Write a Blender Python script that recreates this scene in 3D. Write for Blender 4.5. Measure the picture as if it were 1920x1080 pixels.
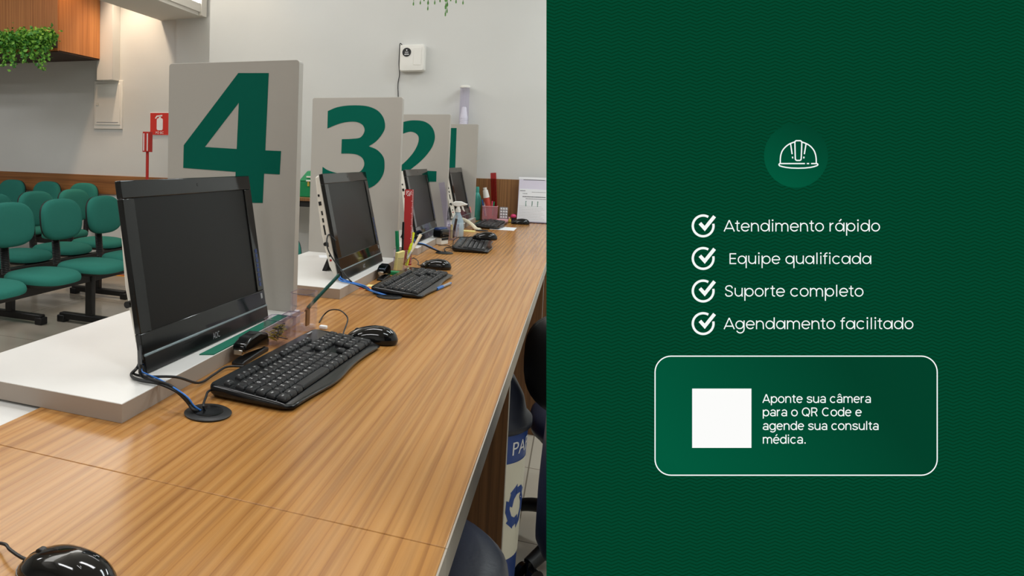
import bpy, bmesh, math, random
from mathutils import Vector, Matrix
random.seed(7)
R_ = math.radians
for o in list(bpy.data.objects): bpy.data.objects.remove(o)
scene = bpy.context.scene
COL = scene.collection
FLOOR = -0.82            # the worktop surface is z = 0

# ------------------------------------------------------------------ camera
FPX, CX, CY = 1351.94, 511.96, 393.66
PITCH, YAW, ROLL, HC = -0.0771, 0.4017, 0.0241, 0.4035
fw = Vector((-math.sin(YAW)*math.cos(PITCH), math.cos(YAW)*math.cos(PITCH), math.sin(PITCH)))
rt0 = fw.cross(Vector((0, 0, 1))).normalized(); up0 = rt0.cross(fw)
RT = rt0*math.cos(ROLL)+up0*math.sin(ROLL); UP = up0*math.cos(ROLL)-rt0*math.sin(ROLL)
CAMP = Vector((0, 0, HC))
camd = bpy.data.cameras.new('camera'); cam = bpy.data.objects.new('camera', camd); COL.objects.link(cam)
camd.sensor_width = 36; camd.sensor_fit = 'HORIZONTAL'; camd.lens = 36*FPX/1920
camd.shift_x = (960-CX)/1920; camd.shift_y = -(540-CY)/1920; camd.clip_start = .02
ROT = Matrix((RT, UP, -fw)).transposed()
cam.matrix_world = Matrix.Translation(CAMP) @ ROT.to_4x4()
scene.camera = cam

def ray(u, v): return fw+RT*((u-CX)/FPX)-UP*((v-CY)/FPX)
def pz(u, v, z=0.0):
    d = ray(u, v); return CAMP+d*((z-HC)/d.z)
def py(u, v, Y):
    d = ray(u, v); return CAMP+d*(Y/d.y)
def px(u, v, X):
    d = ray(u, v); return CAMP+d*(X/d.x)

# ------------------------------------------------------------------ view, world, lights
vs = scene.view_settings
vs.view_transform = 'Standard'; vs.look = 'None'; vs.gamma = 1.0; vs.use_curve_mapping = False; vs.exposure = 0.0
w = bpy.data.worlds.new('world'); scene.world = w; w.use_nodes = True
w.node_tree.nodes['Background'].inputs[0].default_value = (.97, .99, 1.0, 1)
w.node_tree.nodes['Background'].inputs[1].default_value = .25
CEIL = 2.4
scene.cycles.transparent_max_bounces = 32

def area(name, loc, sx, sy, power, color=(1, .97, .925), rot=(0, 0, 0)):
    l = bpy.data.lights.new(name, 'AREA'); l.shape = 'RECTANGLE'; l.size = sx; l.size_y = sy
    l.energy = power; l.color = color
    o = bpy.data.objects.new(name, l); COL.objects.link(o); o.location = loc; o.rotation_euler = rot
    return o
LIGHTS = [(-.9, 1.9), (-1.7, 4.3), (.9, .3), (.9, 2.4), (-2.2, .2), (-4.6, 1.2), (-4.6, 3.4), (-6.4, 2.6), (-1.0, -1.6), (1.2, 4.0)]
for x, y in LIGHTS:
    area('ceiling_lamp_light', (x, y, CEIL-.06), 1.2, .3, {(-1.7, 4.3): 6, (1.2, 4.0): 38}.get((x, y), 23), (.90, .98, 1.0) if x > 0 else (.985, .99, 1.0))
# warm wall washers in the cove over the wall
def spot(name, loc, tgt, power, color, size=R_(70), blend=.8):
    l = bpy.data.lights.new(name, 'SPOT'); l.energy = power; l.color = color; l.spot_size = size; l.spot_blend = blend; l.shadow_soft_size = .06
    o = bpy.data.objects.new(name, l); COL.objects.link(o); o.location = loc
    o.rotation_euler = (Vector(tgt)-Vector(loc)).to_track_quat('-Z', 'Y').to_euler()
spot('downlight_beam', (-2.45, 4.72, CEIL-.1), (-2.45, 4.95, .6), 13, (1, .72, .42))
spot('downlight_beam', (-3.95, 5.55, CEIL-.1), (-3.98, 5.88, .5), 85, (1, .78, .56))
spot('downlight_beam', (-3.9, 5.1, CEIL-.1), (-4.35, 5.3, 1.3), 32, (1, .6, .32))

# ------------------------------------------------------------------ helpers
def lin(c):
    c /= 255.0
    return c/12.92 if c <= .04045 else ((c+.055)/1.055)**2.4
def rgb(r, g, b): return (lin(r), lin(g), lin(b), 1)
M = {}
def mat(name, col, rough=.5, metal=0.0, spec=.5, trans=0.0, alpha=1.0, coat=0.0, bump=0.0, bscale=200, emis=None, estr=1.0, ior=1.45, sheen=0.0):
    m = bpy.data.materials.new(name); m.use_nodes = True; nt = m.node_tree; b = nt.nodes['Principled BSDF']
    b.inputs['Base Color'].default_value = rgb(*col); b.inputs['Roughness'].default_value = rough
    b.inputs['Metallic'].default_value = metal; b.inputs['Specular IOR Level'].default_value = spec
    b.inputs['Transmission Weight'].default_value = trans; b.inputs['Alpha'].default_value = alpha
    b.inputs['Coat Weight'].default_value = coat; b.inputs['IOR'].default_value = ior
    b.inputs['Sheen Weight'].default_value = sheen
    if emis:
        b.inputs['Emission Color'].default_value = rgb(*emis); b.inputs['Emission Strength'].default_value = estr
    if bump:
        n = nt.nodes.new('ShaderNodeTexNoise'); n.inputs['Scale'].default_value = bscale; n.inputs['Detail'].default_value = 4
        tc = nt.nodes.new('ShaderNodeTexCoord'); nt.links.new(tc.outputs['Object'], n.inputs['Vector'])
        bp = nt.nodes.new('ShaderNodeBump'); bp.inputs['Strength'].default_value = bump; bp.inputs['Distance'].default_value = .002
        nt.links.new(n.outputs['Fac'], bp.inputs['Height']); nt.links.new(bp.outputs[0], b.inputs['Normal'])
    M[name] = m; return m

def noise_col(name, c1, c2, scale, rough, mapping=(1, 1, 1), detail=4, bump=0.0, spec=.5, lo=.35, hi=.65):
    m = mat(name, c1, rough, spec=spec); nt = m.node_tree; b = nt.nodes['Principled BSDF']
    tc = nt.nodes.new('ShaderNodeTexCoord'); mp = nt.nodes.new('ShaderNodeMapping'); mp.inputs['Scale'].default_value = mapping
    n = nt.nodes.new('ShaderNodeTexNoise'); n.inputs['Scale'].default_value = scale; n.inputs['Detail'].default_value = detail
    r = nt.nodes.new('ShaderNodeValToRGB'); r.color_ramp.elements[0].color = rgb(*c1); r.color_ramp.elements[1].color = rgb(*c2)
    r.color_ramp.elements[0].position = lo; r.color_ramp.elements[1].position = hi
    L = nt.links.new; L(tc.outputs['Object'], mp.inputs[0]); L(mp.outputs[0], n.inputs['Vector']); L(n.outputs['Fac'], r.inputs[0]); L(r.outputs[0], b.inputs['Base Color'])
    if bump:
        bp = nt.nodes.new('ShaderNodeBump'); bp.inputs['Strength'].default_value = bump; bp.inputs['Distance'].default_value = .003
        L(n.outputs['Fac'], bp.inputs['Height']); L(bp.outputs[0], b.inputs['Normal'])
    return m

def wood(name, light, mid, dark, axis='Y', scale=1.0, rough=.33, spec=.5, shift=(0, 0, 0)):
    """straight veneer grain along one axis with slow wandering figure and fine dark pores"""
    m = mat(name, mid, rough, spec=spec); nt = m.node_tree; b = nt.nodes['Principled BSDF']; L = nt.links.new
    N = lambda t: nt.nodes.new(t)
    tc = N('ShaderNodeTexCoord')
    def mp(sx, sl, seed=0):
        q = N('ShaderNodeMapping')
        s = {'X': (sl, sx, sx), 'Y': (sx, sl, sx), 'Z': (sx, sx, sl)}[axis]
        q.inputs['Scale'].default_value = [v*scale for v in s]; q.inputs['Location'].default_value = (seed+shift[0], seed+shift[1], seed*.5+shift[2])
        L(tc.outputs['Object'], q.inputs[0]); return q
    # warp so that lines wander
    q1 = mp(2.0, .11, 3.1); n1 = N('ShaderNodeTexNoise'); n1.inputs['Scale'].default_value = 1.0; n1.inputs['Detail'].default_value = 1.5; L(q1.outputs[0], n1.inputs['Vector'])
    # contour figure: fractional part of a slow height field
    mul = N('ShaderNodeMath'); mul.operation = 'MULTIPLY'; mul.inputs[1].default_value = 13; L(n1.outputs['Fac'], mul.inputs[0])
    q2 = mp(30, .5, 0); sep = N('ShaderNodeSeparateXYZ'); L(q2.outputs[0], sep.inputs[0])
    add = N('ShaderNodeMath'); add.operation = 'ADD'; L(mul.outputs[0], add.inputs[0]); L(sep.outputs[{'X': 1, 'Y': 0, 'Z': 0}[axis]], add.inputs[1])
    add1 = N('ShaderNodeMath'); add1.operation = 'MULTIPLY'; add1.inputs[1].default_value = 1.7; L(add.outputs[0], add1.inputs[0])
    q5 = mp(30, 1.1, 7.7); n5 = N('ShaderNodeTexNoise'); n5.inputs['Scale'].default_value = 1; n5.inputs['Detail'].default_value = 2; L(q5.outputs[0], n5.inputs['Vector'])
    add2 = N('ShaderNodeMath'); add2.operation = 'MULTIPLY_ADD'; add2.inputs[1].default_value = .3; L(n5.outputs['Fac'], add2.inputs[0]); L(add1.outputs[0], add2.inputs[2])
    fr = N('ShaderNodeMath'); fr.operation = 'FRACT'; L(add2.outputs[0], fr.inputs[0])
    r1 = N('ShaderNodeValToRGB'); e = r1.color_ramp.elements; e[0].position = 0; e[0].color = rgb(*mid); e[1].position = .5; e[1].color = rgb(*light)
    x = e.new(.88); x.color = rgb(*mid); x = e.new(1.0); x.color = rgb(*[(a*.55+c*.45) for a, c in zip(mid, dark)]); L(fr.outputs[0], r1.inputs[0])
    # fine streaks
    q3 = mp(110, 1.6, 1.3); n3 = N('ShaderNodeTexNoise'); n3.inputs['Scale'].default_value = 1; n3.inputs['Detail'].default_value = 5; n3.inputs['Roughness'].default_value = .6; L(q3.outputs[0], n3.inputs['Vector'])
    r3 = N('ShaderNodeValToRGB'); e = r3.color_ramp.elements; e[0].position = .36; e[0].color = rgb(*dark); e[1].position = .56; e[1].color = (1, 1, 1, 1); L(n3.outputs['Fac'], r3.inputs[0])
    mx = N('ShaderNodeMix'); mx.data_type = 'RGBA'; mx.blend_type = 'MULTIPLY'; mx.inputs[0].default_value = .34; L(r1.outputs[0], mx.inputs[6]); L(r3.outputs[0], mx.inputs[7])
    # broad tone change
    q4 = mp(6, .5, 9); n4 = N('ShaderNodeTexNoise'); n4.inputs['Scale'].default_value = 1; L(q4.outputs[0], n4.inputs['Vector'])
    r4 = N('ShaderNodeValToRGB'); e = r4.color_ramp.elements; e[0].position = .3; e[0].color = (.88, .87, .85, 1); e[1].position = .7; e[1].color = (1, 1, 1, 1); L(n4.outputs['Fac'], r4.inputs[0])
    mx2 = N('ShaderNodeMix'); mx2.data_type = 'RGBA'; mx2.blend_type = 'MULTIPLY'; mx2.inputs[0].default_value = .8; L(mx.outputs[2], mx2.inputs[6]); L(r4.outputs[0], mx2.inputs[7])
    L(mx2.outputs[2], b.inputs['Base Color'])
    bp = N('ShaderNodeBump'); bp.inputs['Strength'].default_value = .05; bp.inputs['Distance'].default_value = .0004; L(n3.outputs['Fac'], bp.inputs['Height']); L(bp.outputs[0], b.inputs['Normal'])
    return m

class MB:
    """collects shapes and links them as one mesh object"""
    def __init__(s): s.bm = bmesh.new(); s.mi = 0; s.T = Matrix.Identity(4)
    def _v(s, p): return s.bm.verts.new(s.T @ Vector(p))
    def _f(s, vs):
        try:
            f = s.bm.faces.new(vs); f.material_index = s.mi; return f
        except ValueError: return None
    def box(s, x0, x1, y0, y1, z0, z1):
        v = [s._v((x, y, z)) for z in (z0, z1) for y in (y0, y1) for x in (x0, x1)]
        for q in ((0, 2, 3, 1), (4, 5, 7, 6), (0, 1, 5, 4), (2, 6, 7, 3), (0, 4, 6, 2), (1, 3, 7, 5)): s._f([v[i] for i in q])
        return s
    def hexa(s, pts):          # 8 points: bottom ring of 4, top ring of 4
        v = [s._v(p) for p in pts]
        for q in ((3, 2, 1, 0), (4, 5, 6, 7), (0, 1, 5, 4), (1, 2, 6, 5), (2, 3, 7, 6), (3, 0, 4, 7)): s._f([v[i] for i in q])
        return s
    def prism(s, poly, z0, z1, fn=None):   # poly in (x, y); fn maps (x, y, z) to a place
        fn = fn or (lambda x, y, z: (x, y, z)); n = len(poly)
        a = [s._v(fn(x, y, z0)) for x, y in poly]; b = [s._v(fn(x, y, z1)) for x, y in poly]
        s._f(a[::-1]); s._f(b)
        for i in range(n): s._f([a[i], a[(i+1) % n], b[(i+1) % n], b[i]])
        return s
    def rings(s, rings, cap=True, closed=True):
        vv = [[s._v(p) for p in r] for r in rings]
        n = len(vv[0])
        for a, b in zip(vv, vv[1:]):
            for i in range(n if closed else n-1): s._f([a[i], a[(i+1) % n], b[(i+1) % n], b[i]])
        if cap: s._f(vv[0][::-1]); s._f(vv[-1])
        return s
    def lathe(s, prof, n=24, c=(0, 0, 0), cap=True):
        return s.rings([[(c[0]+r*math.cos(2*math.pi*i/n), c[1]+r*math.sin(2*math.pi*i/n), c[2]+z) for i in range(n)] for r, z in prof], cap)
    def rod(s, p0, p1, r0, r1=None, n=12):
        r1 = r0 if r1 is None else r1
        p0, p1 = Vector(p0), Vector(p1); d = (p1-p0).normalized(); a = d.orthogonal().normalized(); b = d.cross(a)
        ring = lambda p, r: [p+a*(r*math.cos(2*math.pi*i/n))+b*(r*math.sin(2*math.pi*i/n)) for i in range(n)]
        return s.rings([ring(p0, r0), ring(p1, r1)])
    def bar(s, p0, p1, wdt, hgt, upv=(0, 0, 1)):   # rectangular bar between two points
        p0, p1 = Vector(p0), Vector(p1); d = (p1-p0).normalized(); sd = d.cross(Vector(upv)).normalized(); u = sd.cross(d)
        q = lambda p: [p-sd*wdt/2-u*hgt/2, p+sd*wdt/2-u*hgt/2, p+sd*wdt/2+u*hgt/2, p-sd*wdt/2+u*hgt/2]
        return s.hexa(q(p0)+q(p1))
    def tube(s, pts, r, n=8, sub=6):
        P = smooth(pts, sub); prev = None; rr = []
        for i, p in enumerate(P):
            d = (P[min(i+1, len(P)-1)]-P[max(i-1, 0)]).normalized()
            if prev is None: a = d.orthogonal().normalized()
            else:
                a = prev-d*prev.dot(d); a = a.normalized() if a.length > 1e-6 else d.orthogonal().normalized()
            prev = a; b = d.cross(a)
            ri = r(i/(len(P)-1)) if callable(r) else r
            rr.append([p+a*(ri*math.cos(2*math.pi*k/n))+b*(ri*math.sin(2*math.pi*k/n)) for k in range(n)])
        return s.rings(rr)
    def build(s, name, mats, parent=None, bevel=0, seg=2, smooth_deg=40, subsurf=0, loc=None):
        bmesh.ops.recalc_face_normals(s.bm, faces=s.bm.faces)
        me = bpy.data.meshes.new(name); s.bm.to_mesh(me); s.bm.free()
        for m in (mats if isinstance(mats, (list, tuple)) else [mats]): me.materials.append(M[m] if isinstance(m, str) else m)
        if smooth_deg:
            me.shade_smooth(); me.set_sharp_from_angle(angle=R_(smooth_deg))
        o = bpy.data.objects.new(name, me); COL.objects.link(o)
        if loc is not None: o.location = loc
        if parent is not None: o.parent = parent
        if bevel:
            b = o.modifiers.new('bevel', 'BEVEL'); b.width = bevel; b.segments = seg; b.limit_method = 'ANGLE'; b.angle_limit = R_(35)
        if subsurf:
            b = o.modifiers.new('sub', 'SUBSURF'); b.levels = subsurf; b.render_levels = subsurf
        return o

def smooth(pts, sub=6):
    P = [Vector(p) for p in pts]
    if len(P) < 3: return P
    out = []
    for i in range(len(P)-1):
        p0 = P[i-1] if i else P[0]*2-P[1]; p1, p2 = P[i], P[i+1]; p3 = P[i+2] if i+2 < len(P) else P[-1]*2-P[-2]
        for k in range(sub):
            t = k/sub
            out.append(.5*((2*p1)+(p2-p0)*t+(2*p0-5*p1+4*p2-p3)*t*t+(-p0+3*p1-3*p2+p3)*t**3))
    out.append(P[-1]); return out

def tag(o, label=None, cat=None, group=None, kind=None):
    if label: o['label'] = label
    if cat: o['category'] = cat
    if group: o['group'] = group
    if kind: o['kind'] = kind
    return o
def empty(name, loc=(0, 0, 0), rz=0.0):
    o = bpy.data.objects.new(name, None); COL.objects.link(o); o.location = loc; o.rotation_euler = (0, 0, rz); o.empty_display_size = .05
    return o
def copy_tree(o, parent=None):
    c = o.copy(); COL.objects.link(c); c.parent = parent
    for ch in list(o.children): copy_tree(ch, c)
    return c
def rrect(x0, x1, y0, y1, r, n=5):
    out = []
    for cx, cy, a0 in ((x1-r, y1-r, 0), (x0+r, y1-r, 90), (x0+r, y0+r, 180), (x1-r, y0+r, 270)):
        for k in range(n+1):
            a = R_(a0+90*k/n); out.append((cx+r*math.cos(a), cy+r*math.sin(a)))
    return out
def sellipse(a, b, e, n=40):
    out = []
    for i in range(n):
        t = 2*math.pi*i/n; c, s_ = math.cos(t), math.sin(t)
        out.append((a*math.copysign(abs(c)**(2/e), c), b*math.copysign(abs(s_)**(2/e), s_)))
    return out
def text_polys(body, size, spacing=1.0):
    """vertices and faces of a line of text, flat in x-y, origin at the baseline left"""
    cu = bpy.data.curves.new('t', 'FONT'); cu.body = body; cu.size = size; cu.resolution_u = 4; cu.space_character = spacing
    ob = bpy.data.objects.new('t', cu); COL.objects.link(ob)
    dg = bpy.context.evaluated_depsgraph_get(); me = bpy.data.meshes.new_from_object(ob.evaluated_get(dg))
    vs_ = [tuple(v.co) for v in me.vertices]; fs = [tuple(p.vertices) for p in me.polygons]
    bpy.data.objects.remove(ob); bpy.data.curves.remove(cu); bpy.data.meshes.remove(me)
    return vs_, fs
_tc = {}
def add_text(mb, body, size, fn, spacing=1.0, align='L', width=None):
    k = (body, size, spacing)
    if k not in _tc: _tc[k] = text_polys(body, size, spacing)
    v, f = _tc[k]
    if not v: return
    x0 = min(p[0] for p in v); x1 = max(p[0] for p in v); y0 = min(p[1] for p in v); y1 = max(p[1] for p in v)
    sx = (width/(x1-x0)) if width else 1
    off = {'L': 0, 'C': -(x1-x0)*sx/2, 'R': -(x1-x0)*sx}[align]
    vv = [mb._v(fn((p[0]-x0)*sx+off, p[1])) for p in v]
    for q in f: mb._f([vv[i] for i in q])

# ------------------------------------------------------------------ materials
noise_col('wall', (206, 206, 203), (211, 211, 208), 1.6, .85, bump=.03, lo=.3, hi=.7)
mat('ceiling', (225, 222, 215), .9)
mat('soffit', (222, 217, 208), .85)
noise_col('laminate', (211, 209, 205), (217, 215, 211), 3, .32)
mat('greige', (174, 169, 161), .55)
mat('greige_edge', (168, 155, 143), .5)
mat('digit_green', (0, 92, 76), .6, spec=.1)
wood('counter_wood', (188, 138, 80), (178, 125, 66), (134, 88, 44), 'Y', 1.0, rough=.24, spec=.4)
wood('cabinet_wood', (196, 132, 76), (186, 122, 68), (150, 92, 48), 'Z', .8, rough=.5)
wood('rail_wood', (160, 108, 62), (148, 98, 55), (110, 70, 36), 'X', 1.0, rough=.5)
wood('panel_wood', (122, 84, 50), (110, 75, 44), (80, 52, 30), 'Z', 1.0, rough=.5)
wood('splash_wood', (146, 104, 62), (132, 93, 54), (100, 68, 38), 'Z', 1.0, rough=.45)
mat('edge_band', (168, 158, 144), .45)
mat('gloss_black', (12, 13, 14), .08, spec=.6)
mat('matte_black', (24, 25, 26), .45)
mat('satin_black', (18, 19, 20), .2)
mat('key_black', (27, 28, 30), .42)
mat('screen_glass', (15, 15, 15), .35, spec=.25)
mat('silver', (150, 165, 170), .3, metal=.6)
mat('chrome', (200, 198, 190), .2, metal=1)
mat('white_plastic', (232, 230, 224), .4)
mat('off_white', (226, 222, 212), .5)
mat('print_white', (235, 235, 235), .6)
mat('print_grey', (150, 150, 152), .5)
mat('print_dark', (60, 62, 70), .6)
noise_col('chair_fabric', (42, 112, 100), (50, 122, 110), 500, .95, bump=.25, spec=.2)
mat('chair_shell', (26, 27, 27), .6)
mat('black_metal', (22, 22, 22), .45)
mat('navy_leather', (34, 42, 62), .38, bump=.15, bscale=120)
mat('green_strip', (10, 110, 86), .4)
mat('cable_black', (22, 24, 26), .5)
mat('cable_blue', (50, 120, 205), .45)
mat('cable_cream', (228, 220, 196), .5)
mat('red_plastic', (165, 32, 34), .3, spec=.6)
mat('sign_red', (205, 50, 38), .5)
mat('pole_red', (188, 44, 36), .45)
mat('toolbox_green', (14, 130, 78), .4)
mat('pen_green', (14, 130, 84), .35); mat('highlighter', (214, 226, 30), .4); mat('pen_blue', (48, 108, 180), .35)
mat('pen_pink', (222, 70, 110), .4); mat('pencil_green', (10, 74, 66), .35); mat('pencil_tip', (128, 78, 60), .6)
mat('brush_cream', (232, 216, 186), .45); mat('note_yellow', (226, 212, 140), .8); mat('note_orange', (240, 160, 40), .8)
mat('note_pink', (236, 120, 150), .8); mat('card_red', (206, 70, 50), .6); mat('mustard', (190, 160, 60), .5)
mat('clip_yellow', (168, 150, 40), .45); mat('clip_brown', (140, 100, 50), .5)
mat('mesh_pink', (216, 150, 160), .5, alpha=.36); mat('pink', (224, 170, 178), .5); mat('hot_pink', (206, 60, 110), .4)
mat('bottle_red', (186, 72, 60), .25); mat('turquoise', (70, 170, 156), .25, alpha=.9)
mat('foil', (190, 190, 196), .3, metal=.7); mat('paper', (232, 234, 238), .8); mat('paper_lilac', (214, 210, 226), .7)
mat('bin_blue', (28, 66, 140), .4); mat('bin_white', (226, 220, 200), .5); mat('bin_dark', (26, 29, 40), .4)
mat('water', (180, 205, 220), .1, alpha=.55); mat('cup_white', (240, 240, 240), .5)
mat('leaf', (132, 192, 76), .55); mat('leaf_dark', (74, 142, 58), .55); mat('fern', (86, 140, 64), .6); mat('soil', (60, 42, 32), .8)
mat('yellow_tape', (226, 170, 60), .6); mat('red_tape', (190, 66, 44), .6)
mat('stamp_blue', (40, 60, 110), .3, alpha=.9)
mat('lamp_glow', (255, 255, 255), .5, emis=(255, 252, 246), estr=4.0)
def acrylic(name, tint, a=.22):
    m = bpy.data.materials.new(name); m.use_nodes = True; nt = m.node_tree; nt.nodes.clear(); L = nt.links.new
    o = nt.nodes.new('ShaderNodeOutputMaterial'); t = nt.nodes.new('ShaderNodeBsdfTransparent'); t.inputs[0].default_value = rgb(*tint)
    g = nt.nodes.new('ShaderNodeBsdfGlossy'); g.inputs[0].default_value = rgb(*tint); g.inputs['Roughness'].default_value = .08
    f = nt.nodes.new('ShaderNodeLayerWeight'); f.inputs[0].default_value = .12; pw_ = nt.nodes.new('ShaderNodeMath'); pw_.operation = 'MULTIPLY'; pw_.inputs[1].default_value = .55; L(f.outputs[1], pw_.inputs[0])
    ad = nt.nodes.new('ShaderNodeMath'); ad.operation = 'ADD'; ad.inputs[1].default_value = a; ad.use_clamp = True
    mx = nt.nodes.new('ShaderNodeMixShader'); L(pw_.outputs[0], ad.inputs[0]); L(ad.outputs[0], mx.inputs[0]); L(t.outputs[0], mx.inputs[1]); L(g.outputs[0], mx.inputs[2]); L(mx.outputs[0], o.inputs[0])
    M[name] = m
acrylic('acrylic', (250, 249, 253), .03); acrylic('acrylic_rim', (236, 232, 244), .14); acrylic('acrylic_red', (228, 140, 140), .06)
acrylic('smoke', (60, 66, 74), .5)
# floor tiles
m = mat('tiles', (176, 166, 150), .16, spec=.5); nt = m.node_tree; b = nt.nodes['Principled BSDF']; L = nt.links.new
tc = nt.nodes.new('ShaderNodeTexCoord'); mp = nt.nodes.new('ShaderNodeMapping'); mp.inputs['Location'].default_value = (.13, .02, 0)
br = nt.nodes.new('ShaderNodeTexBrick'); br.offset = 0; br.squash = 1; br.inputs['Scale'].default_value = 1
br.inputs['Brick Width'].default_value = .6; br.inputs['Row Height'].default_value = .6; br.inputs['Mortar Size'].default_value = .0025; br.inputs['Mortar Smooth'].default_value = 0
br.inputs['Color1'].default_value = rgb(184, 175, 160); br.inputs['Color2'].default_value = rgb(178, 168, 153); br.inputs['Mortar'].default_value = rgb(120, 110, 98)
L(tc.outputs['Object'], mp.inputs[0]); L(mp.outputs[0], br.inputs['Vector']); L(br.outputs[0], b.inputs['Base Color'])

# ------------------------------------------------------------------ the room
WL, WR = 5.93, 5.0          # far wall left of the step, right of the step
STEP = -2.69
bz = 1.632; bx0, bx1 = -3.712, -3.24
def structure(name, mb, m, **k): return tag(mb.build(name, m, **k), kind='structure')
structure('floor', MB().box(-9.2, 2.6, -3.2, 6.1, FLOOR-.1, FLOOR), 'tiles')
structure('ceiling', MB().box(-9.2, 2.6, -3.2, 6.1, CEIL, CEIL+.1), 'ceiling')
structure('wall_back_left', MB().box(-9.2, STEP-.0, WL, WL+.12, FLOOR, CEIL), 'wall')
structure('wall_back_right', MB().box(STEP, 2.6, WR, WR+.57, FLOOR, CEIL), 'wall')
structure('wall_left', MB().box(-9.2, -9.08, -3.2, WL, FLOOR, CEIL), 'wall')
structure('wall_right', MB().box(2.48, 2.6, -3.2, WR, FLOOR, CEIL), 'wall')
structure('wall_front', MB().box(-9.08, 2.48, -3.2, -3.08, FLOOR, CEIL), 'wall')
# column between the two walls, under the beam
p0 = py(330, 100, WL-.03)
structure('trim_1', MB().box(p0.x, STEP-.001, WL-.03, WL, FLOOR, bz), 'wall')
# beam towards the room with a glowing light box in its side
structure('trim_2', MB().box(bx0, bx1, -1.0, WL, bz, CEIL), 'soffit')
lb = empty('light_box', (bx1, 3.5, bz+.06)); tag(lb, 'long glowing white light box along the side of the ceiling beam', 'light box')
MB().box(0, .02, -2.9, 2.36, -.03, .045).build('frame', 'soffit', lb)
MB().box(0, .012, -2.9, 2.30, .05, .66).build('diffuser', 'lamp_glow', lb, bevel=.002)
MB().box(0, .03, 2.305, 2.40, -.06, .72).build('end_frame', 'soffit', lb)
# wooden rail on the far wall
rl, rb_ = .155, -.03
structure('trim_3', MB().box(-9.0, p0.x, WL-.02, WL, rb_, rl), 'rail_wood', bevel=.002)
# pilaster over the electrical panel
a = py(181, 130, WL-.12); b_ = py(211, 150, WL-.12)
structure('trim_4', MB().box(a.x, b_.x, WL-.12, WL, b_.z, CEIL), 'wall', bevel=.004)
structure('baseboard_back', MB().box(-9.0, STEP, WL-.012, WL, FLOOR, FLOOR+.07), 'tiles')
for i, (x, y) in enumerate(LIGHTS):
    c = empty('ceiling_light', (x, y, CEIL-.05)); tag(c, 'rectangular recessed ceiling light over the service hall', 'ceiling light', 'ceiling lights')
    MB().box(-.64, .64, -.19, -.16, 0, .05).box(-.64, .64, .16, .19, 0, .05).box(-.64, -.61, -.16, .16, 0, .05).box(.61, .64, -.16, .16, 0, .05).build('frame', 'white_plastic', c)
# floor marking tape
tag(MB().box(-5.2, -3.0, WL-.10, WL-.06, FLOOR, FLOOR+.002).build('floor_tape', 'yellow_tape'), 'yellow floor tape along the wall behind the green benches', 'tape')
tag(MB().box(-5.2, -3.0, WL-.055, WL-.02, FLOOR, FLOOR+.002).build('floor_tape', 'red_tape'), 'red floor tape along the wall behind the green benches', 'tape')

# wooden overhead cabinet, upper left
xb = py(196, 112, WL-.05).x; yn = px(108, 95, xb).y; zb_ = px(108, 95, xb).z
cb = empty('overhead_cabinet', (xb, yn, zb_)); tag(cb, 'honey-coloured wooden overhead cabinet high on the wall at the upper left', 'cabinet')
MB().box(-3.6, 0, .02, WL-.125-yn, .006, CEIL-zb_-.004).build('body', 'cabinet_wood', cb)
MB().box(-3.6, 0.0, 0, .018, 0, CEIL-zb_-.004).build('front_panel', 'cabinet_wood', cb, bevel=.001)
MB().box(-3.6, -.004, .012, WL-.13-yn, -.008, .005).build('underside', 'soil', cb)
# planter with trailing green foliage
def foliage(mb, n, sampler, size, hang=.4):
    for i in range(n):
        p = Vector(sampler()); d = Vector((random.gauss(0, 1), random.gauss(0, 1), random.gauss(0, .7)-hang)).normalized()
        s_ = d.orthogonal().normalized(); s_ = (Matrix.Rotation(random.uniform(0, 6.28), 3, d) @ s_); L_ = size*random.uniform(.6, 1.3); W_ = L_*.36
        n_ = d.cross(s_)*L_*.12
        mb.mi = 0 if random.random() < .62 else 1
        v = [mb._v(q) for q in (p, p+d*L_*.5+s_*W_+n_, p+d*L_, p+d*L_*.5-s_*W_+n_)]
        mb._f(v)
def planter(x0, x1, y, z, label, seed, dangle):
    random.seed(seed)
    t = empty('hanging_planter', ((x0+x1)/2, y, z)); tag(t, label, 'plant')
    h = (x1-x0)/2
    MB().box(-h+.05, h-.05, -.07, .05, -.0, .08).build('trough', 'soil', t, bevel=.004)
    f = MB()
    def smp():
        x = random.uniform(-h, h); k = .75+.25*math.sin(x*19+seed)+.2*math.sin(x*43)
        zz = random.gauss(.09, .032)
        if random.random() < .5: zz = .09-abs(random.gauss(0, .075))*k
        return (x+random.gauss(0, .012), min(.03, -.06+random.gauss(0, .045)-(.03 if zz < .1 else 0)), zz)
    foliage(f, 3600, smp, .036)
    for dx, dl in dangle:
        foliage(f, 90, lambda: (dx+random.gauss(0, .012), -.11+random.gauss(0, .015), .04-random.uniform(0, dl)), .03, 1.2)
    f.build('foliage', ['leaf', 'leaf_dark'], t, smooth_deg=0)
q0 = py(112, 80, yn-.07); q1 = py(0, 80, yn-.07)
planter(q1.x-.12, q0.x-.015, yn-.065, zb_+.02, 'bushy green trailing plant in a trough on the front of the wooden overhead cabinet', 3, [(.30, .24), (-.02, .2), (.1, .17), (-.12, .2), (.2,.15)])
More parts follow.
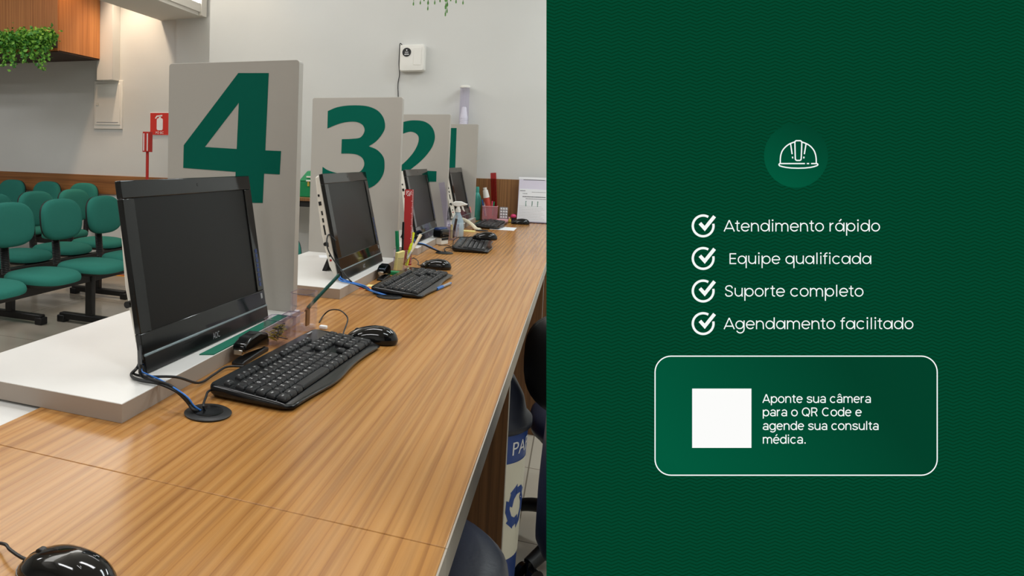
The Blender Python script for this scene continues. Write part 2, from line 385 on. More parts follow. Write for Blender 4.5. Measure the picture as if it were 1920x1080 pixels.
# fern hanging in at the top of the picture
fp = py(820, 0, 3.6)
t = empty('hanging_fern', (fp.x, 3.6, fp.z+.16)); tag(t, 'green fern fronds drooping from above at the top of the wall', 'plant')
MB().lathe([(.05, 0), (.10, .02), (.12, .12), (.125, .14), (.11, .14)], 24).build('pot', 'white_plastic', t)
hk = MB()
for k in range(3):
    an = 2.1*k; hk.rod((.12*math.cos(an), .12*math.sin(an), .13), (0, 0, CEIL-fp.z-.16), .002, n=5)
hk.build('hanger', 'cable_black', t)
f = MB(); random.seed(12)
for u, v in ((775, 10), (788, 8), (802, 19), (815, 8), (835, 30), (838, 24), (855, 6), (868, 8), (845, 2), (825, 4), (795, 2)):
    e = py(u, v, 3.6+random.uniform(-.1, .06))-Vector((fp.x, 3.6, fp.z+.16))
    pts = smooth([(e.x*.15, e.y*.2, .12), (e.x*.6, e.y*.7, .17), (e.x*.95, e.y, .06), tuple(e)], 10)
    for i in range(len(pts)-1):
        d = (pts[i+1]-pts[i]); k = i/len(pts); wd = .021*math.sin(math.pi*min(1, .12+k*.95))+.004
        sd = d.normalized().cross(Vector((.2, -1, .1))).normalized()
        for sg in (1, -1):
            a0 = pts[i]; v_ = [f._v(q) for q in (a0, a0+d*.5+sd*sg*wd*.5, a0+d*.7+sd*sg*wd, a0+d*.75)]; f._f(v_)
            v_ = [f._v(q) for q in (a0+d*.2, a0+d*.9+sd*sg*wd*.9, a0+d*1.1)]; f._f(v_)
f.build('fronds', 'fern', t, smooth_deg=0)

# electrical panel
a = py(176, 152, WL-.02); b_ = py(228, 242, WL-.02)
t = empty('electrical_panel', ((a.x+b_.x)/2, WL, (a.z+b_.z)/2)); tag(t, 'white metal electrical panel with a small latch on the wall', 'panel')
W_, H_ = (b_.x-a.x)/2, (a.z-b_.z)/2
MB().box(-W_, W_, -.015, 0, -H_, H_).build('frame', 'white_plastic', t, bevel=.003)
dr = MB().box(-W_+.02, W_-.02, -.024, -.015, -H_+.04, H_-.03).build('door', 'white_plastic', t, bevel=.003)
MB().box(-W_+.035, -W_+.065, -.032, -.024, -.005, .02).build('latch', 'off_white', dr, bevel=.002)
MB().box(-W_+.04, W_-.04, -.027, -.024, -H_+.062, -H_+.068).build('slot', 'print_grey', dr)
# fire extinguisher sign
a = py(281, 211, WL-.01); b_ = py(318, 254, WL-.01)
t = empty('extinguisher_sign', ((a.x+b_.x)/2, WL, (a.z+b_.z)/2)); tag(t, 'square red fire extinguisher sign with white symbol on the wall', 'sign')
W_, H_ = (b_.x-a.x)/2, (a.z-b_.z)/2
MB().box(-W_, W_, -.006, 0, -H_, H_).build('plate', 'print_white', t)
MB().box(-W_+.004, W_-.004, -.008, -.006, -H_+.004, H_-.004).build('red_face', 'sign_red', t)
g = MB(); fn = lambda x, y, z: (x, z, y); s_ = H_/.09
g.prism([(x*s_, y*s_) for x, y in rrect(-.028, .028, -.05, .045, .014)], -.0095, -.008, fn)
g.prism([(x*s_, y*s_) for x, y in [(-.009, .045), (.009, .045), (.009, .062), (-.009, .062)]], -.0095, -.008, fn)
g.prism([(x*s_, y*s_) for x, y in [(-.045, .045), (-.03, .066), (.022, .072), (.022, .06), (-.022, .056), (-.038, .04)]], -.0095, -.008, fn)
g.build('symbol', 'print_white', t)
g = MB(); add_text(g, 'PÓ BC', .026*s_, lambda x, y: (x, -.0096, y-.078*s_), align='C'); g.build('lettering', 'print_white', t)
# red post sign
a = py(276, 330, 5.2)
t = empty('red_post', (a.x, 5.2, FLOOR)); tag(t, 'slim red post with a boxed red sign on top, in front of the wall', 'post sign')
z1 = py(276, 285, 5.2).z-FLOOR; z2 = py(276, 247, 5.2).z-FLOOR
MB().lathe([(.14, 0), (.14, .012), (.03, .03), (.03, .04)], 24).build('base', 'pole_red', t)
MB().rod((0, 0, .03), (0, 0, z1), .013).build('pole', 'pole_red', t)
hd = MB().box(-.031, .031, -.03, .03, z1, z2).build('sign_box', 'pole_red', t, bevel=.003)
MB().box(-.022, -.013, -.032, -.03, z1+.01, z2-.015).box(.013, .022, -.032, -.03, z1+.01, z2-.015).build('white_stripes', 'print_white', hd)

# air freshener dispenser
a = py(750, 84, WR-.05); b_ = py(795, 133, WR-.05)
t = empty('air_freshener', ((a.x+b_.x)/2, WR, (a.z+b_.z)/2)); tag(t, 'white air freshener dispenser with round black dial on the wall', 'dispenser')
W_, H_ = (b_.x-a.x)/2, (a.z-b_.z)/2; fn = lambda x, y, z: (x, -z, y)
g = MB(); rr = []
for k, z in ((1, 0), (1, .035), (.985, .045), (.93, .052), (.6, .055)):
    rr.append([(x*k, -z, y*k) for x, y in rrect(-W_, W_, -H_, H_, .016, 6)])
g.rings(rr).build('casing', 'white_plastic', t)
MB().prism([(.0+x, y) for x, y in rrect(W_*.12, W_*.75, -H_*.55, H_*.75, .006)], .0545, .0565, fn).build('front_cover', 'white_plastic', t, bevel=.001)
dl = MB().prism([(-W_*.42+.03*math.cos(i*.2617), H_*.42+.03*math.sin(i*.2617)) for i in range(24)], .0545, .058, fn).build('dial', 'matte_black', t)
MB().prism(rrect(-W_*.42-.012, -W_*.42+.012, H_*.42-.007, H_*.42+.004, .001), .058, .059, fn).build('display', 'print_grey', dl)
g = MB()
for k in range(4): g.prism(rrect(-W_*.42-.014+k*.008, -W_*.42-.008+k*.008, H_*.42-.018, H_*.42-.012, .001), .058, .059, fn)
g.build('buttons', 'print_white', dl)
MB().prism(rrect(-W_*.42-.004, -W_*.42+.004, H_*.42+.01, H_*.42+.018, .001), .058, .059, fn).build('power_button', 'print_white', dl)
g = MB(); base = Vector((0, 0, 0)); org = Vector(((a.x+b_.x)/2, WR, (a.z+b_.z)/2))
g.tube([py(754, 84, WR-.02)-org, py(750, 82, WR-.02)-org, py(749, 98, WR-.006)-org, py(748, 120, WR-.006)-org, py(749, 140, WR-.006)-org, py(746, 160, WR-.006)-org, py(747, 200, WR-.006)-org, py(747, 330, WR-.006)-org], .0028).build('cord', 'cable_black', t)
# cup dispenser
a = py(872, 160, WR-.05); bq = py(872, 232, WR-.05)
t = empty('cup_dispenser', (a.x, WR-.045, bq.z-.06)); tag(t, 'clear tube cup dispenser with white paper cups on the wall', 'dispenser')
hh = a.z-bq.z+.06; rr_ = (py(881, 160, WR-.05)-py(863, 160, WR-.05)).length/2
MB().lathe([(rr_, 0), (rr_, hh-.012), (rr_-.002, hh-.012), (rr_-.002, 0)], 28, cap=False).build('tube', 'acrylic', t)
MB().lathe([(rr_+.002, hh-.016), (rr_+.002, hh-.004), (rr_-.006, hh)], 28).build('lid', 'white_plastic', t)
g = MB(); cc = []
for k in range(9):
    z = .0+k*.012; cc += [(rr_-.004, z), (rr_-.006, z+.004), (rr_-.006, z+.011)]
cc += [(rr_-.007, .11), (rr_-.018, .17), (rr_-.022, .172)]
g.lathe(cc, 24).build('cup_stack', 'cup_white', t)
MB().box(-.012, .012, rr_-.002, .045, .03, .06).build('bracket', 'white_plastic', t)

# side table with green toolbox seen between the numbered signs
ty = 4.75; a = py(560, 367, ty)
t = empty('side_table', (a.x, ty, FLOOR)); tag(t, 'narrow wooden side table with black edge against the wall behind sign three', 'table')
zt = a.z-FLOOR
MB().box(-.35, .45, -.2, .23, zt-.022, zt).build('tabletop', 'splash_wood', t, bevel=.002)
MB().box(-.33, .43, -.18, .22, zt-.062, zt-.022).build('apron', 'black_metal', t)
for sx in (-.31, .39):
    for sy in (-.16, .2): MB().box(sx-.015, sx+.015, sy-.015, sy+.015, 0, zt-.062).build('leg', 'black_metal', t)
g0 = py(563, 366, ty-.12); g1 = py(563, 320, ty-.12); th_ = g1.z-a.z
t = empty('toolbox', (g0.x+.16, ty-.02, a.z)); tag(t, 'green plastic toolbox with yellow latch on the side table', 'toolbox')
fn = lambda x, y, z: (z, x, y)
MB().prism([(-.1, 0), (.1, 0), (.1, th_*.6), (-.1, th_*.6)], -.17, .17, fn).build('body', 'toolbox_green', t, bevel=.005)
MB().hexa([(-.175, -.105, th_*.6), (.175, -.105, th_*.6), (.175, .105, th_*.6), (-.175, .105, th_*.6), (-.13, -.06, th_), (.13, -.06, th_), (.13, .06, th_), (-.13, .06, th_)]).build('lid', 'toolbox_green', t, bevel=.008)
MB().box(-.106, -.094, -.113, -.1, th_*.42, th_*.62).build('latch', 'mustard', t, bevel=.002)
MB().box(-.115, -.075, -.117, -.1, th_*.6, th_*.66).box(-.12, -.06, -.1, -.085, th_*.74, th_*.80).build('clasp_plate', 'off_white', t, bevel=.002)
MB().bar((-.06, 0, th_+.012), (.06, 0, th_+.012), .02, .012).bar((-.055, 0, th_-.01), (-.055, 0, th_+.012), .012, .02, (1, 0, 0)).bar((.055, 0, th_-.01), (.055, 0, th_+.012), .012, .02, (1, 0, 0)).build('handle', 'toolbox_green', t)

# ------------------------------------------------------------------ counter
CXR, CXL = -.107, -.759
TH = .038
ct = empty('service_counter', (-.43, 2.0, FLOOR)); tag(ct, 'long wood veneer service counter running to the far wall', 'counter')
dz = -FLOOR
for y0, y1 in ((-1.35, .7360), (.7368, 2.8336), (2.8344, WR-.03)):
    MB().box(CXL+.43, CXR+.43-.002, y0-2.0, y1-2.0, dz-TH, dz).build('worktop', 'counter_wood', ct, bevel=.0012)
    MB().box(CXR+.43-.002, CXR+.43, y0-2.0, y1-2.0, dz-TH, dz-.0006).build('edge_band', 'edge_band', ct)
for yy in (-1.1, 1.70, 3.35, 4.8):
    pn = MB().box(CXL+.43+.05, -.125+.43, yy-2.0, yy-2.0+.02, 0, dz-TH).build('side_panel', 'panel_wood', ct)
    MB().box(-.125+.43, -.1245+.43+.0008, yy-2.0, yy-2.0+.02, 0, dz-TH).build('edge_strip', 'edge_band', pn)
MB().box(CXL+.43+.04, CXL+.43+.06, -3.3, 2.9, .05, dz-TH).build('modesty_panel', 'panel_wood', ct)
MB().box(-.95+.43, CXL+.43-.001, -3.3, 2.9, dz-.042, dz-.004).build('visitor_ledge', 'laminate', ct, bevel=.001)
MB().box(-.94+.43, CXL+.43+.04, -3.3, 2.9, .04, dz-.042).build('front_base', 'laminate', ct)
# wood splash board at the far end
tag(MB().box(-1.0, .55, WR-.018, WR-.001, 0, .276).build('splash_board', 'splash_wood', bevel=.001), 'brown wooden splash board on the wall at the far end of the counter', 'splash board')

# raised white shelves and numbered signs
SXL, SXR, SZ = -.9604, -.6076, .0294
DSK = [.8747+1.05*k for k in range(4)]; SGY = [1.5756+1.05*k for k in range(4)]
NUM = ['four', 'three', 'two', 'one']
def shape_from_px(pts, Y): return [(q.x, q.z) for q in (py(u, v, Y) for u, v in pts)]
def spl(pts, sub=7):      # closed outline; a third value 1 marks a sharp corner
    n = len(pts); st = next(i for i in range(n) if len(pts[i]) > 2); P = pts[st:]+pts[:st]+[pts[st]]
    out = []; seg = [P[0]]
    for q in P[1:]:
        seg.append(q)
        if len(q) > 2:
            c = smooth([(a[0], a[1], 0) for a in seg], sub if len(seg) > 2 else 1); out += [(v.x, v.y) for v in c[:-1]]; seg = [q]
    return out
d4 = [(447, 137), (504, 137), (497.5, 282), (527, 283.3), (524.5, 327), (495.2, 325.5), (492.6, 380.5), (439.5, 379.5), (442, 322.3), (343.8, 314.8), (344.8, 272.2)]
d4h = [(448, 192.3), (444.1, 279.3), (384.2, 275.6)]
d3 = [(614.8, 208.2, 1), (632, 201.2), (655, 197.8), (685, 198.6), (706, 206), (718.5, 220), (722, 238), (716, 252), (705, 265), (691.5, 274.2, 1), (707, 281), (718, 293), (721, 306), (719, 325), (708, 342.6), (690, 353.5), (662, 359), (630, 357), (604, 349, 1), (604.8, 312.8, 1), (617, 320), (640, 326), (660, 327), (676, 321), (683, 309), (680, 297), (670, 290.2), (657, 288), (640, 287.8, 1), (641, 261, 1), (661, 260.2), (676, 257.5), (683.5, 246), (680.5, 235), (670, 229), (655, 228.2), (636, 232), (614, 240.8, 1)]
d2 = [(742, 234.5, 1), (757, 228.5), (775, 225.6), (796, 228), (810, 238.5), (815.5, 255), (812, 272), (802, 288), (788, 303), (769, 318.5, 1), (818.6, 321, 1), (818, 340.8, 1), (741, 340, 1), (741, 320, 1), (752.5, 310), (766, 297), (777, 283), (784, 268), (784.5, 256), (777, 248.6), (765, 247.6), (742, 256, 1)]
d1 = [(843, 240, 1), (856.3, 240, 1), (854.4, 294, 1), (853, 332, 1), (836.5, 332, 1), (838.5, 254, 1), (828, 256.5, 1), (828.5, 246, 1)]
for k in range(4):
    y0 = DSK[k]; sy = SGY[k]
    sh = MB().box(SXL, SXR, y0, y0+.737, .0002, SZ).build('raised_shelf', ['laminate'], bevel=.001)
    # the grey-beige edge of the board
    eb = MB().box(SXR, SXR+.0012, y0, y0+.737, .0004, SZ-.0006).box(SXL, SXR+.0012, y0-.0012, y0, .0004, SZ-.0006); eb.build('edge_band', 'greige_edge', sh)
    tag(sh, 'raised white laminate shelf board under the sign numbered '+NUM[k], 'shelf', 'raised shelf boards')
    sg = empty('number_sign', ((-.9614-.6123)/2, sy, SZ)); tag(sg, 'tall grey-beige divider sign with a big green '+NUM[k], 'sign', 'numbered counter signs')
    ox, oz = (-.9614-.6123)/2, SZ; hw = (.9614-.6123)/2
    MB().prism(rrect(-hw, hw, 0, .6231-SZ, .008, 4), 0, .0273, lambda x, y, z: (x, z, y)).build('board', 'greige', sg, bevel=.0008)
    g = MB()
    if k == 0:
        o_ = shape_from_px(d4, sy); h_ = shape_from_px(d4h, sy)
        # stitch the 4 from convex pieces round its hole
        P = lambda i: o_[i]; H = lambda i: h_[i]
        # pieces: diagonal limb, stem, crossbar
        def poly(ps): g.prism([(x-ox, z-oz) for x, z in ps], -.0008, 0, lambda x, y, z: (x, z, y))
        sm = o_[9]
        poly([P(0), H(0), H(2), P(10)])                  # diagonal limb
        poly([P(0), P(1), P(2), H(1), H(0)])             # stem top
        poly([P(10), H(2), H(1), P(2), P(5), P(8), P(9)])  # crossbar left
        poly([P(2), P(3), P(4), P(5)])
        poly([P(5), P(6), P(7), P(8)])
    else:
        o_ = shape_from_px(spl([d3, d2, d1][k-1]), sy)
        g.prism([(x-ox, z-oz) for x, z in o_], -.0008, 0, lambda x, y, z: (x, z, y))
    g.build('digit', 'digit_green', sg, smooth_deg=0)

# ------------------------------------------------------------------ waiting benches (green, on black beams)
def seat_meshes():
    g = MB(); rings = []
    for k, z in ((.90, .385), (.985, .392), (1.0, .405), (.985, .42), (.92, .434), (.78, .442), (.5, .446), (.2, .447)):
        rings.append([(x*k, y*k+.0, z-.012*max(0, (-y*k)/.2)**2) for x, y in sellipse(.222, .215, 2.7, 44)])
    g.rings(rings); seat = g
    u = MB(); u.rings([[(x*k, y*k, z) for x, y in sellipse(.218, .211, 2.7, 44)] for k, z in ((.55, .355), (.9, .368), (.99, .384), (.99, .392))])
    b = MB(); rings = []
    def br(k, d): return [(x*k, .29-d+.35*(x*k)**2*-1+.10*z*k, .722+z*k) for x, z in sellipse(.208, .146, 2.9, 44)]
    for k, d in ((.94, -.012), (1.0, 0), (1.0, .016), (.95, .032), (.82, .042), (.55, .046), (.2, .047)): rings.append(br(k, d))
    b.rings(rings)
    sh = MB(); sh.rings([br(k, d) for k, d in ((.5, -.034), (.85, -.030), (.985, -.016), (1.0, -.002), (.98, .004))])
    sp = MB(); prof = []
    for i in range(17): prof += [(.021, .395+i*.0115), (.025, .4+i*.0115)]
    sp.T = Matrix.Translation((0, .20, 0)) @ Matrix.Rotation(R_(-5), 4, 'X') @ Matrix.Scale(1.5, 4, (1, 0, 0)); sp.T.translation = Vector((0, .275, 0)); sp.lathe(prof, 14)
    return seat, u, b, sh, sp
def one_seat(root, x):
    a = seat_meshes(); o = []
    for mb, n, m in zip(a, ('seat', 'seat_shell', 'backrest', 'back_shell', 'back_support'), ('chair_fabric', 'chair_shell', 'chair_fabric', 'chair_shell', 'matte_black')):
        q = mb.build(n, m, root, smooth_deg=50); q.location = (x, 0, 0); o.append(q)
    return o
def bench(label, n, pitch, loc, rz, posts, py_=0.0, group='green waiting benches'):
    t = empty('waiting_bench', loc, rz); tag(t, label, 'bench', group)
    first = None
    for i in range(n):
        x = i*pitch
        if first is None: first = one_seat(t, x)
        else:
            for q in first:
                c = q.copy(); COL.objects.link(c); c.parent = t; c.location = (x, 0, 0)
    MB().box(-.2, (n-1)*pitch+.2, py_-.03, py_+.03, .31, .37).build('beam', 'black_metal', t, bevel=.004)
    for xx in posts:
        lg = MB().box(xx-.022, xx+.022, py_-.04, py_+.02, .06, .36).box(xx-.028, xx+.028, py_-.3, py_+.24, .022, .068).build('leg', 'black_metal', t, bevel=.007)
        MB().box(xx-.034, xx+.034, py_-.315, py_-.255, 0.0, .05).build('foot_cap', 'matte_black', lg, bevel=.006)
        MB().box(xx-.034, xx+.034, py_+.195, py_+.255, 0.0, .05).build('foot_cap', 'matte_black', lg, bevel=.006)
    return t
bench('front row of green fabric waiting seats on a black beam', 4, .505, (-3.14, 3.14, FLOOR), R_(90), (1.0, 1.9) and (.95,), -.02)
bench('middle row of green fabric waiting seats, behind the front row', 4, .49, (-3.90, 3.78, FLOOR), R_(90), (.16, 1.17), -.20)
b3 = bench('back row of green waiting seats standing against the far wall', 4, .55, (-5.83, 5.50, FLOOR), 0, (.3, 1.2), 0)
b3.scale = (.82, 1, 1.035)
vc = py(492, 470, 3.2)
t = empty('visitor_chair', (vc.x, 3.2-.29, FLOOR), 0); tag(t, 'single green visitor chair half hidden between signs four and three', 'chair')
one_seat(t, 0)
MB().rod((0, 0, .06), (0, 0, .37), .025).build('column', 'black_metal', t)
for k in range(5):
    an = R_(90+72*k); lg = MB().bar((0, 0, .07), (.26*math.cos(an), .26*math.sin(an), .045), .035, .025).build('leg', 'black_metal', t, bevel=.004)
    MB().rod((.26*math.cos(an), .26*math.sin(an), 0), (.26*math.cos(an), .26*math.sin(an), .035), .016).build('foot', 'matte_black', lg)

# ------------------------------------------------------------------ computers
def local(o_loc, rz, p):
    return Matrix.Rotation(-rz, 3, 'Z') @ (Vector(p)-Vector(o_loc))
def monitor(x, y, yaw, lean, label, W=.47, H=.328, webcam=True, inset=.0015):
    rz = R_(90)-yaw; t = empty('desktop_computer', (x, y, SZ), rz); tag(t, label, 'computer', 'all-in-one desktop computers')
    cl, sl_ = math.cos(lean), math.sin(lean)
    LM = Matrix(((1, 0, 0, 0), (0, cl, sl_, 0), (0, -sl_, cl, 0), (0, 0, 0, 1)))
    def mb(): q = MB(); q.T = LM; return q
    V = lambda x_, h, d: (x_, d, h)
    # bezel frame: prism ring built from four bars so that the screen sits inside
    sx0, sx1, sz0, sz1 = .034, W-.032, .068, H-.031
    b = mb()
    b.box(0, W, 0, .012, 0.001, sz0).box(0, W, 0, .012, sz1, H).box(0, sx0, 0, .012, sz0, sz1).box(sx1, W, 0, .012, sz0, sz1)
    b.build('bezel', 'gloss_black', t, bevel=.0015)
    mb().box(sx0, sx1, .003, .006, sz0, sz1).build('screen', 'screen_glass', t)
    mb().box(.001, W-.001, -.0022, 0, .0012, .030).build('lower_trim', 'satin_black', t, bevel=.001)
    mb().box(.001, W-.001, -.0028, 0, .030, .0335).build('silver_strip', 'silver', t, bevel=.0006)
    lg = mb(); add_text(lg, 'AOC', .017, lambda a, b_: (a+W*.5, -.0024, b_+.009), align='C', width=.026); lg.build('logo', 'print_grey', t, smooth_deg=0)
    if webcam: mb().rod(V(W*.52, H-.014, -.0004), V(W*.52, H-.014, .002), .0035, n=16).build('webcam', 'satin_black', t)
    st = mb(); 
    for k in range(8): st.box(W-.022, W-.012, -.0006, 0, .078+k*.0108, .0865+k*.0108)
    st.build('feature_stickers', 'stamp_blue', t)
    mb().box(W-.022, W-.014, -.0006, 0, .05, .062).build('power_sticker', 'print_grey', t)
    # white rear shell
    prof = [(.012, .012), (.012, H-.002), (.026, H-.006), (.034, H-.09), (.040, H*.45), (.034, .05), (.022, .014)]
    s = mb(); s.prism([(d, h) for d, h in prof], inset, W-inset, lambda d, h, x_: (x_, d, h))
    sh = s.build('rear_shell', 'off_white', t, bevel=.004)
    for nm, h0, hh, d0, dd in () if inset > .01 else (('headset_port', .262, .007, .022, .006), ('usb_port', .235, .012, .021, .009), ('usb_port', .205, .013, .022, .005), ('usb_port', .183, .013, .023, .005), ('card_slot', .145, .03, .024, .005), ('usb_port', .108, .014, .023, .006), ('audio_jack', .078, .006, .022, .006), ('audio_jack', .064, .006, .022, .006)):
        q = mb(); q.box(.0008, .0022, d0, d0+dd, h0, h0+hh); q.build(nm, 'red_plastic' if (nm == 'audio_jack' and h0 < .07) else 'matte_black', sh)
    pw = mb(); pw.T = LM @ Matrix.Translation((max(0, inset-.004), 0, 0)); pw.rod((-.012, .028, .118), (.001, .028, .118), .006); pw.build('plug', 'matte_black', t)
    # foot behind
    z = lambda d, h: (d*cl+h*sl_, -d*sl_+h*cl)
    yb, zb2 = z(.036, .15)
    ft = MB(); ft.bar((W*.5, yb-.004, zb2), (W*.5, yb+.05, .006), .10, .012, (1, 0, 0)) if False else ft.hexa([(W*.32, yb+.035, 0), (W*.68, yb+.035, 0), (W*.68, yb+.05, 0), (W*.32, yb+.05, 0), (W*.38, yb-.006, zb2-.01), (W*.62, yb-.006, zb2-.01), (W*.62, yb-.002, zb2+.01), (W*.38, yb-.002, zb2+.01)])
    ft.build('rear_stand', 'matte_black', t, bevel=.002)
    rf = MB().box(.06, .10, .0, .03, 0, .0035).box(W-.10, W-.06, .0, .03, 0, .0035).build('rubber_feet', 'matte_black', t)
    return t
MON = [(-.6540, 1.0108, .0325, .1733, .479, .329), (-.6396, 2.0506, .0019, .226, .47, .328), (-.6440, 3.165, .006, .215, .47, .328), (-.6381, 4.295, .0215, .227, .42, .328)]
NM = ['large black all-in-one computer in front of the sign numbered four, nearest the camera', 'black all-in-one computer with white back in front of the sign numbered three', 'black all-in-one computer in front of the sign numbered two', 'black all-in-one computer with sticky flags in front of the sign numbered one']
mons = [monitor(x, y, yw, ln, NM[i], W, H, inset=.026 if i == 0 else .0015) for i, (x, y, yw, ln, W, H) in enumerate(MON)]

# ------------------------------------------------------------------ keyboards
KEYS = []
def row(y, x0, items, h=1.0, kind='key'):
    x = x0
    for it in items:
        if isinstance(it, (int, float)): x += it; continue
        lab, wd = it if isinstance(it, tuple) else (it, 1)
        if lab is not None: KEYS.append((x+wd/2, y, wd, h, lab, kind))
        x += wd
row(5.35, 0, ['esc', 1.0, 'f1', 'f2', 'f3', 'f4', .5, 'f5', 'f6', 'f7', 'f8', .5, 'f9', 'f10', 'f11', 'f12', .25, 'prt', 'scr', 'brk'], .78, 'function_key')
row(4, 0, ["'", '1', '2', '3', '4', '5', '6', '7', '8', '9', '0', '-', '=', ('<-', 2), .25, 'ins', 'hm', 'pu', .25, 'num', '/', '*', '-'])
row(3, 0, [('tab', 1.5), *'QWERTYUIOP', '´', '[', 1.5, .25, 'del', 'end', 'pd', .25, '7', '8', '9'])
row(2, 0, [('caps', 1.75), *'ASDFGHJKL', 'Ç', '~', ']', ('enter', 1.25), 3.5, '4', '5', '6'])
row(1, 0, [('shift', 1.25), '\\', *'ZXCVBNM', ',', '.', ';', '/', ('shift', 1.75), 1.25, '^', 1.25, '1', '2', '3'])
row(0, 0, [('ctrl', 1.25), ('win', 1.25), ('alt', 1.25), ('', 6.25), ('alt', 1.25), ('win', 1.25), ('fn', 1.25), ('ctrl', 1.25), .25, '<', 'v', '>', .25, ('0', 2), ','])
KEYS.append((21.75+.25, 2.5, 1, 2, '+', 'key')); KEYS.append((22.25-.25, .5, 1, 2, 'ent', 'key'))
def kz(y): return .0125+(y+.0775)/.155*.0115
def keyboard(label, loc, rz, detail=True, brand=True):
    t = empty('keyboard', loc, rz); tag(t, label, 'keyboard', 'black computer keyboards')
    def fr(x): return -.0745-.011*math.exp(-((x+.055)/.085)**2)-.004*math.exp(-((x-.21)/.05)**2)
    def outline(k):
        o = rrect(-.225+k, .225-k, -.07, .0775-k, .014, 5); out = []
        o2 = []
        n = 22
        for i in range(6*2): o2.append(o[i])            # back corners
        x_l, x_r = -.225+k, .225-k
        fp_ = [(x_l, -.052), (x_l+.004, -.064), (x_l+.013, fr(x_l+.013)+k*.8)]
        for i in range(1, n): 
            x = x_l+.013+(x_r-x_l-.026)*i/n; fp_.append((x, fr(x)+k))
        fp_ += [(x_r-.013, fr(x_r-.013)+k*.8), (x_r-.004, -.064), (x_r, -.052)]
        return o2+fp_
    g = MB(); rings = []
    for k, dz_ in ((.004, None), (.0, .3), (.0, .75), (.0018, .94), (.005, 1.0)):
        rings.append([(x, y, (.003 if dz_ is None else .003+(kz(y)-.0025*(y < -.062) -.003)*dz_)) for x, y in outline(k)])
    g.rings(rings); g.build('case', 'satin_black', t, smooth_deg=50)
    MB().box(-.214, -.2, .055, .07, -.0, .006).box(.2, .214, .055, .07, 0, .006).box(-.2, .2, -.06, -.05, 0, .005).build('feet', 'matte_black', t)
    U = .0189; X0 = -.2145; Y0 = -.0525
    allk = MB() if not detail else None
    for kx, ky, wd, h, lab, kind in KEYS:
        cx, cy = X0+kx*U, Y0+ky*U-(.0015 if ky > 5 else 0); hw, hh = wd*U/2-.0012, h*U/2-.0012
        m = MB() if detail else allk; m.mi = 0
        z0 = kz(cy)-.001; top = z0+.0072; sl2 = .0115/.155
        o1 = rrect(-hw, hw, -hh, hh, .0015, 2); o2 = rrect(-hw+.0022, hw-.0022, -hh+.0022, hh-.0016, .0018, 2)
        m.rings([[(cx+x, cy+y, z0+y*sl2) for x, y in o1], [(cx+x, cy+y, z0+.0035+y*sl2) for x, y in o1], [(cx+x, cy+y, top+y*sl2-.0004) for x, y in o2], [(cx+x*.9, cy+y*.9, top-.0006+y*sl2) for x, y in o2]])
        if lab:
            m.mi = 1
            sz = .0074 if len(lab) == 1 else .0046
            add_text(m, lab, sz, lambda a, b_: (cx-hw+.0036+a, cy+b_+(-.001 if len(lab) > 1 else -.0008), top+.00015+(b_)*sl2))
        if detail:
            nm = 'space_bar' if wd > 6 else ('function_key' if kind == 'function_key' else 'key')
            m.build(nm, ['key_black', 'print_white'], t, smooth_deg=35)
    if not detail: allk.build('keys', ['key_black', 'print_white'], t, smooth_deg=35)
    lg = MB(); add_text(lg, 'logitech', .0085, lambda a, b_: (.165+a, .066+b_, kz(.068)+.0007), align='L'); lg.build('logo', 'print_white', t, smooth_deg=0)
    return t
keyboard('large black keyboard nearest the camera, in front of the computer under sign four', (-.459, 1.252, 0), R_(90-3.2))
k3 = keyboard('black keyboard in front of the computer under the sign numbered three', (-.467, 2.265, 0), R_(90-2))
k2 = keyboard('black keyboard with a mouse resting on it, under the sign numbered two', (-.437, 3.40, 0), R_(90+4), detail=False)
k1 = keyboard('black keyboard at the far end, under the sign numbered one', (-.49, 4.55, 0), R_(90-1), detail=False)

# ------------------------------------------------------------------ mice
def mouse(label, loc, rz, cord, tilt=0.0, sc=1.0):
    t = empty('computer_mouse', loc, rz); tag(t, label, 'mouse', 'black computer mice')
    if tilt: t.rotation_euler = (R_(tilt), 0, rz)
    def ring(k, z, sh, a=.031, b=.0565):
        return [(x*k*(1-.10*math.sin(math.pi*(y/b*.5+.5))**4), y*k+sh, z*(1-.22*max(0, y*k/b))) for x, y in sellipse(a, b, 2.35, 36)]
    lo = MB(); lo.rings([ring(.90, .0, 0), ring(.97, .003, 0), ring(1.0, .008, 0), ring(.985, .0125, -.0004)]); lo.build('base', 'satin_black', t, smooth_deg=60)
    up = MB(); up.rings([ring(.972, .0122, -.0005), ring(.95, .0160, -.001), ring(.90, .0205, -.002), ring(.82, .0255, -.003), ring(.71, .0300, -.004), ring(.57, .0335, -.005), ring(.40, .0358, -.006), ring(.20, .0370, -.0065), ring(.05, .0372, -.0065)])
    sh = up.build('shell', 'gloss_black', t, smooth_deg=60)
    g = MB(); g.tube([(0, .053, .0115), (0, .046, .0185), (0, .036, .0245), (0, .020, .0310), (0, .010, .0338)], .0011, 6); g.build('button_gap', 'matte_black', sh)
    wh = MB(); wh.rod((-.0035, .032, .0215), (.0035, .032, .0215), .0075, n=20); wh.build('scroll_wheel', 'matte_black', t, bevel=.001)
    lg = MB(); add_text(lg, 'logitech', .0075, lambda a, b_: (a, -.030+b_, .0342+.28*b_), align='C'); lg.build('logo', 'print_grey', t, smooth_deg=0)
    c = MB(); c.tube([(0, .053, .010), (0, .064, .010)]+[tuple(local(loc, rz, q)) for q in cord], .0017, 8); c.build('cord', 'cable_black', t)
    return t
F90 = R_(90)
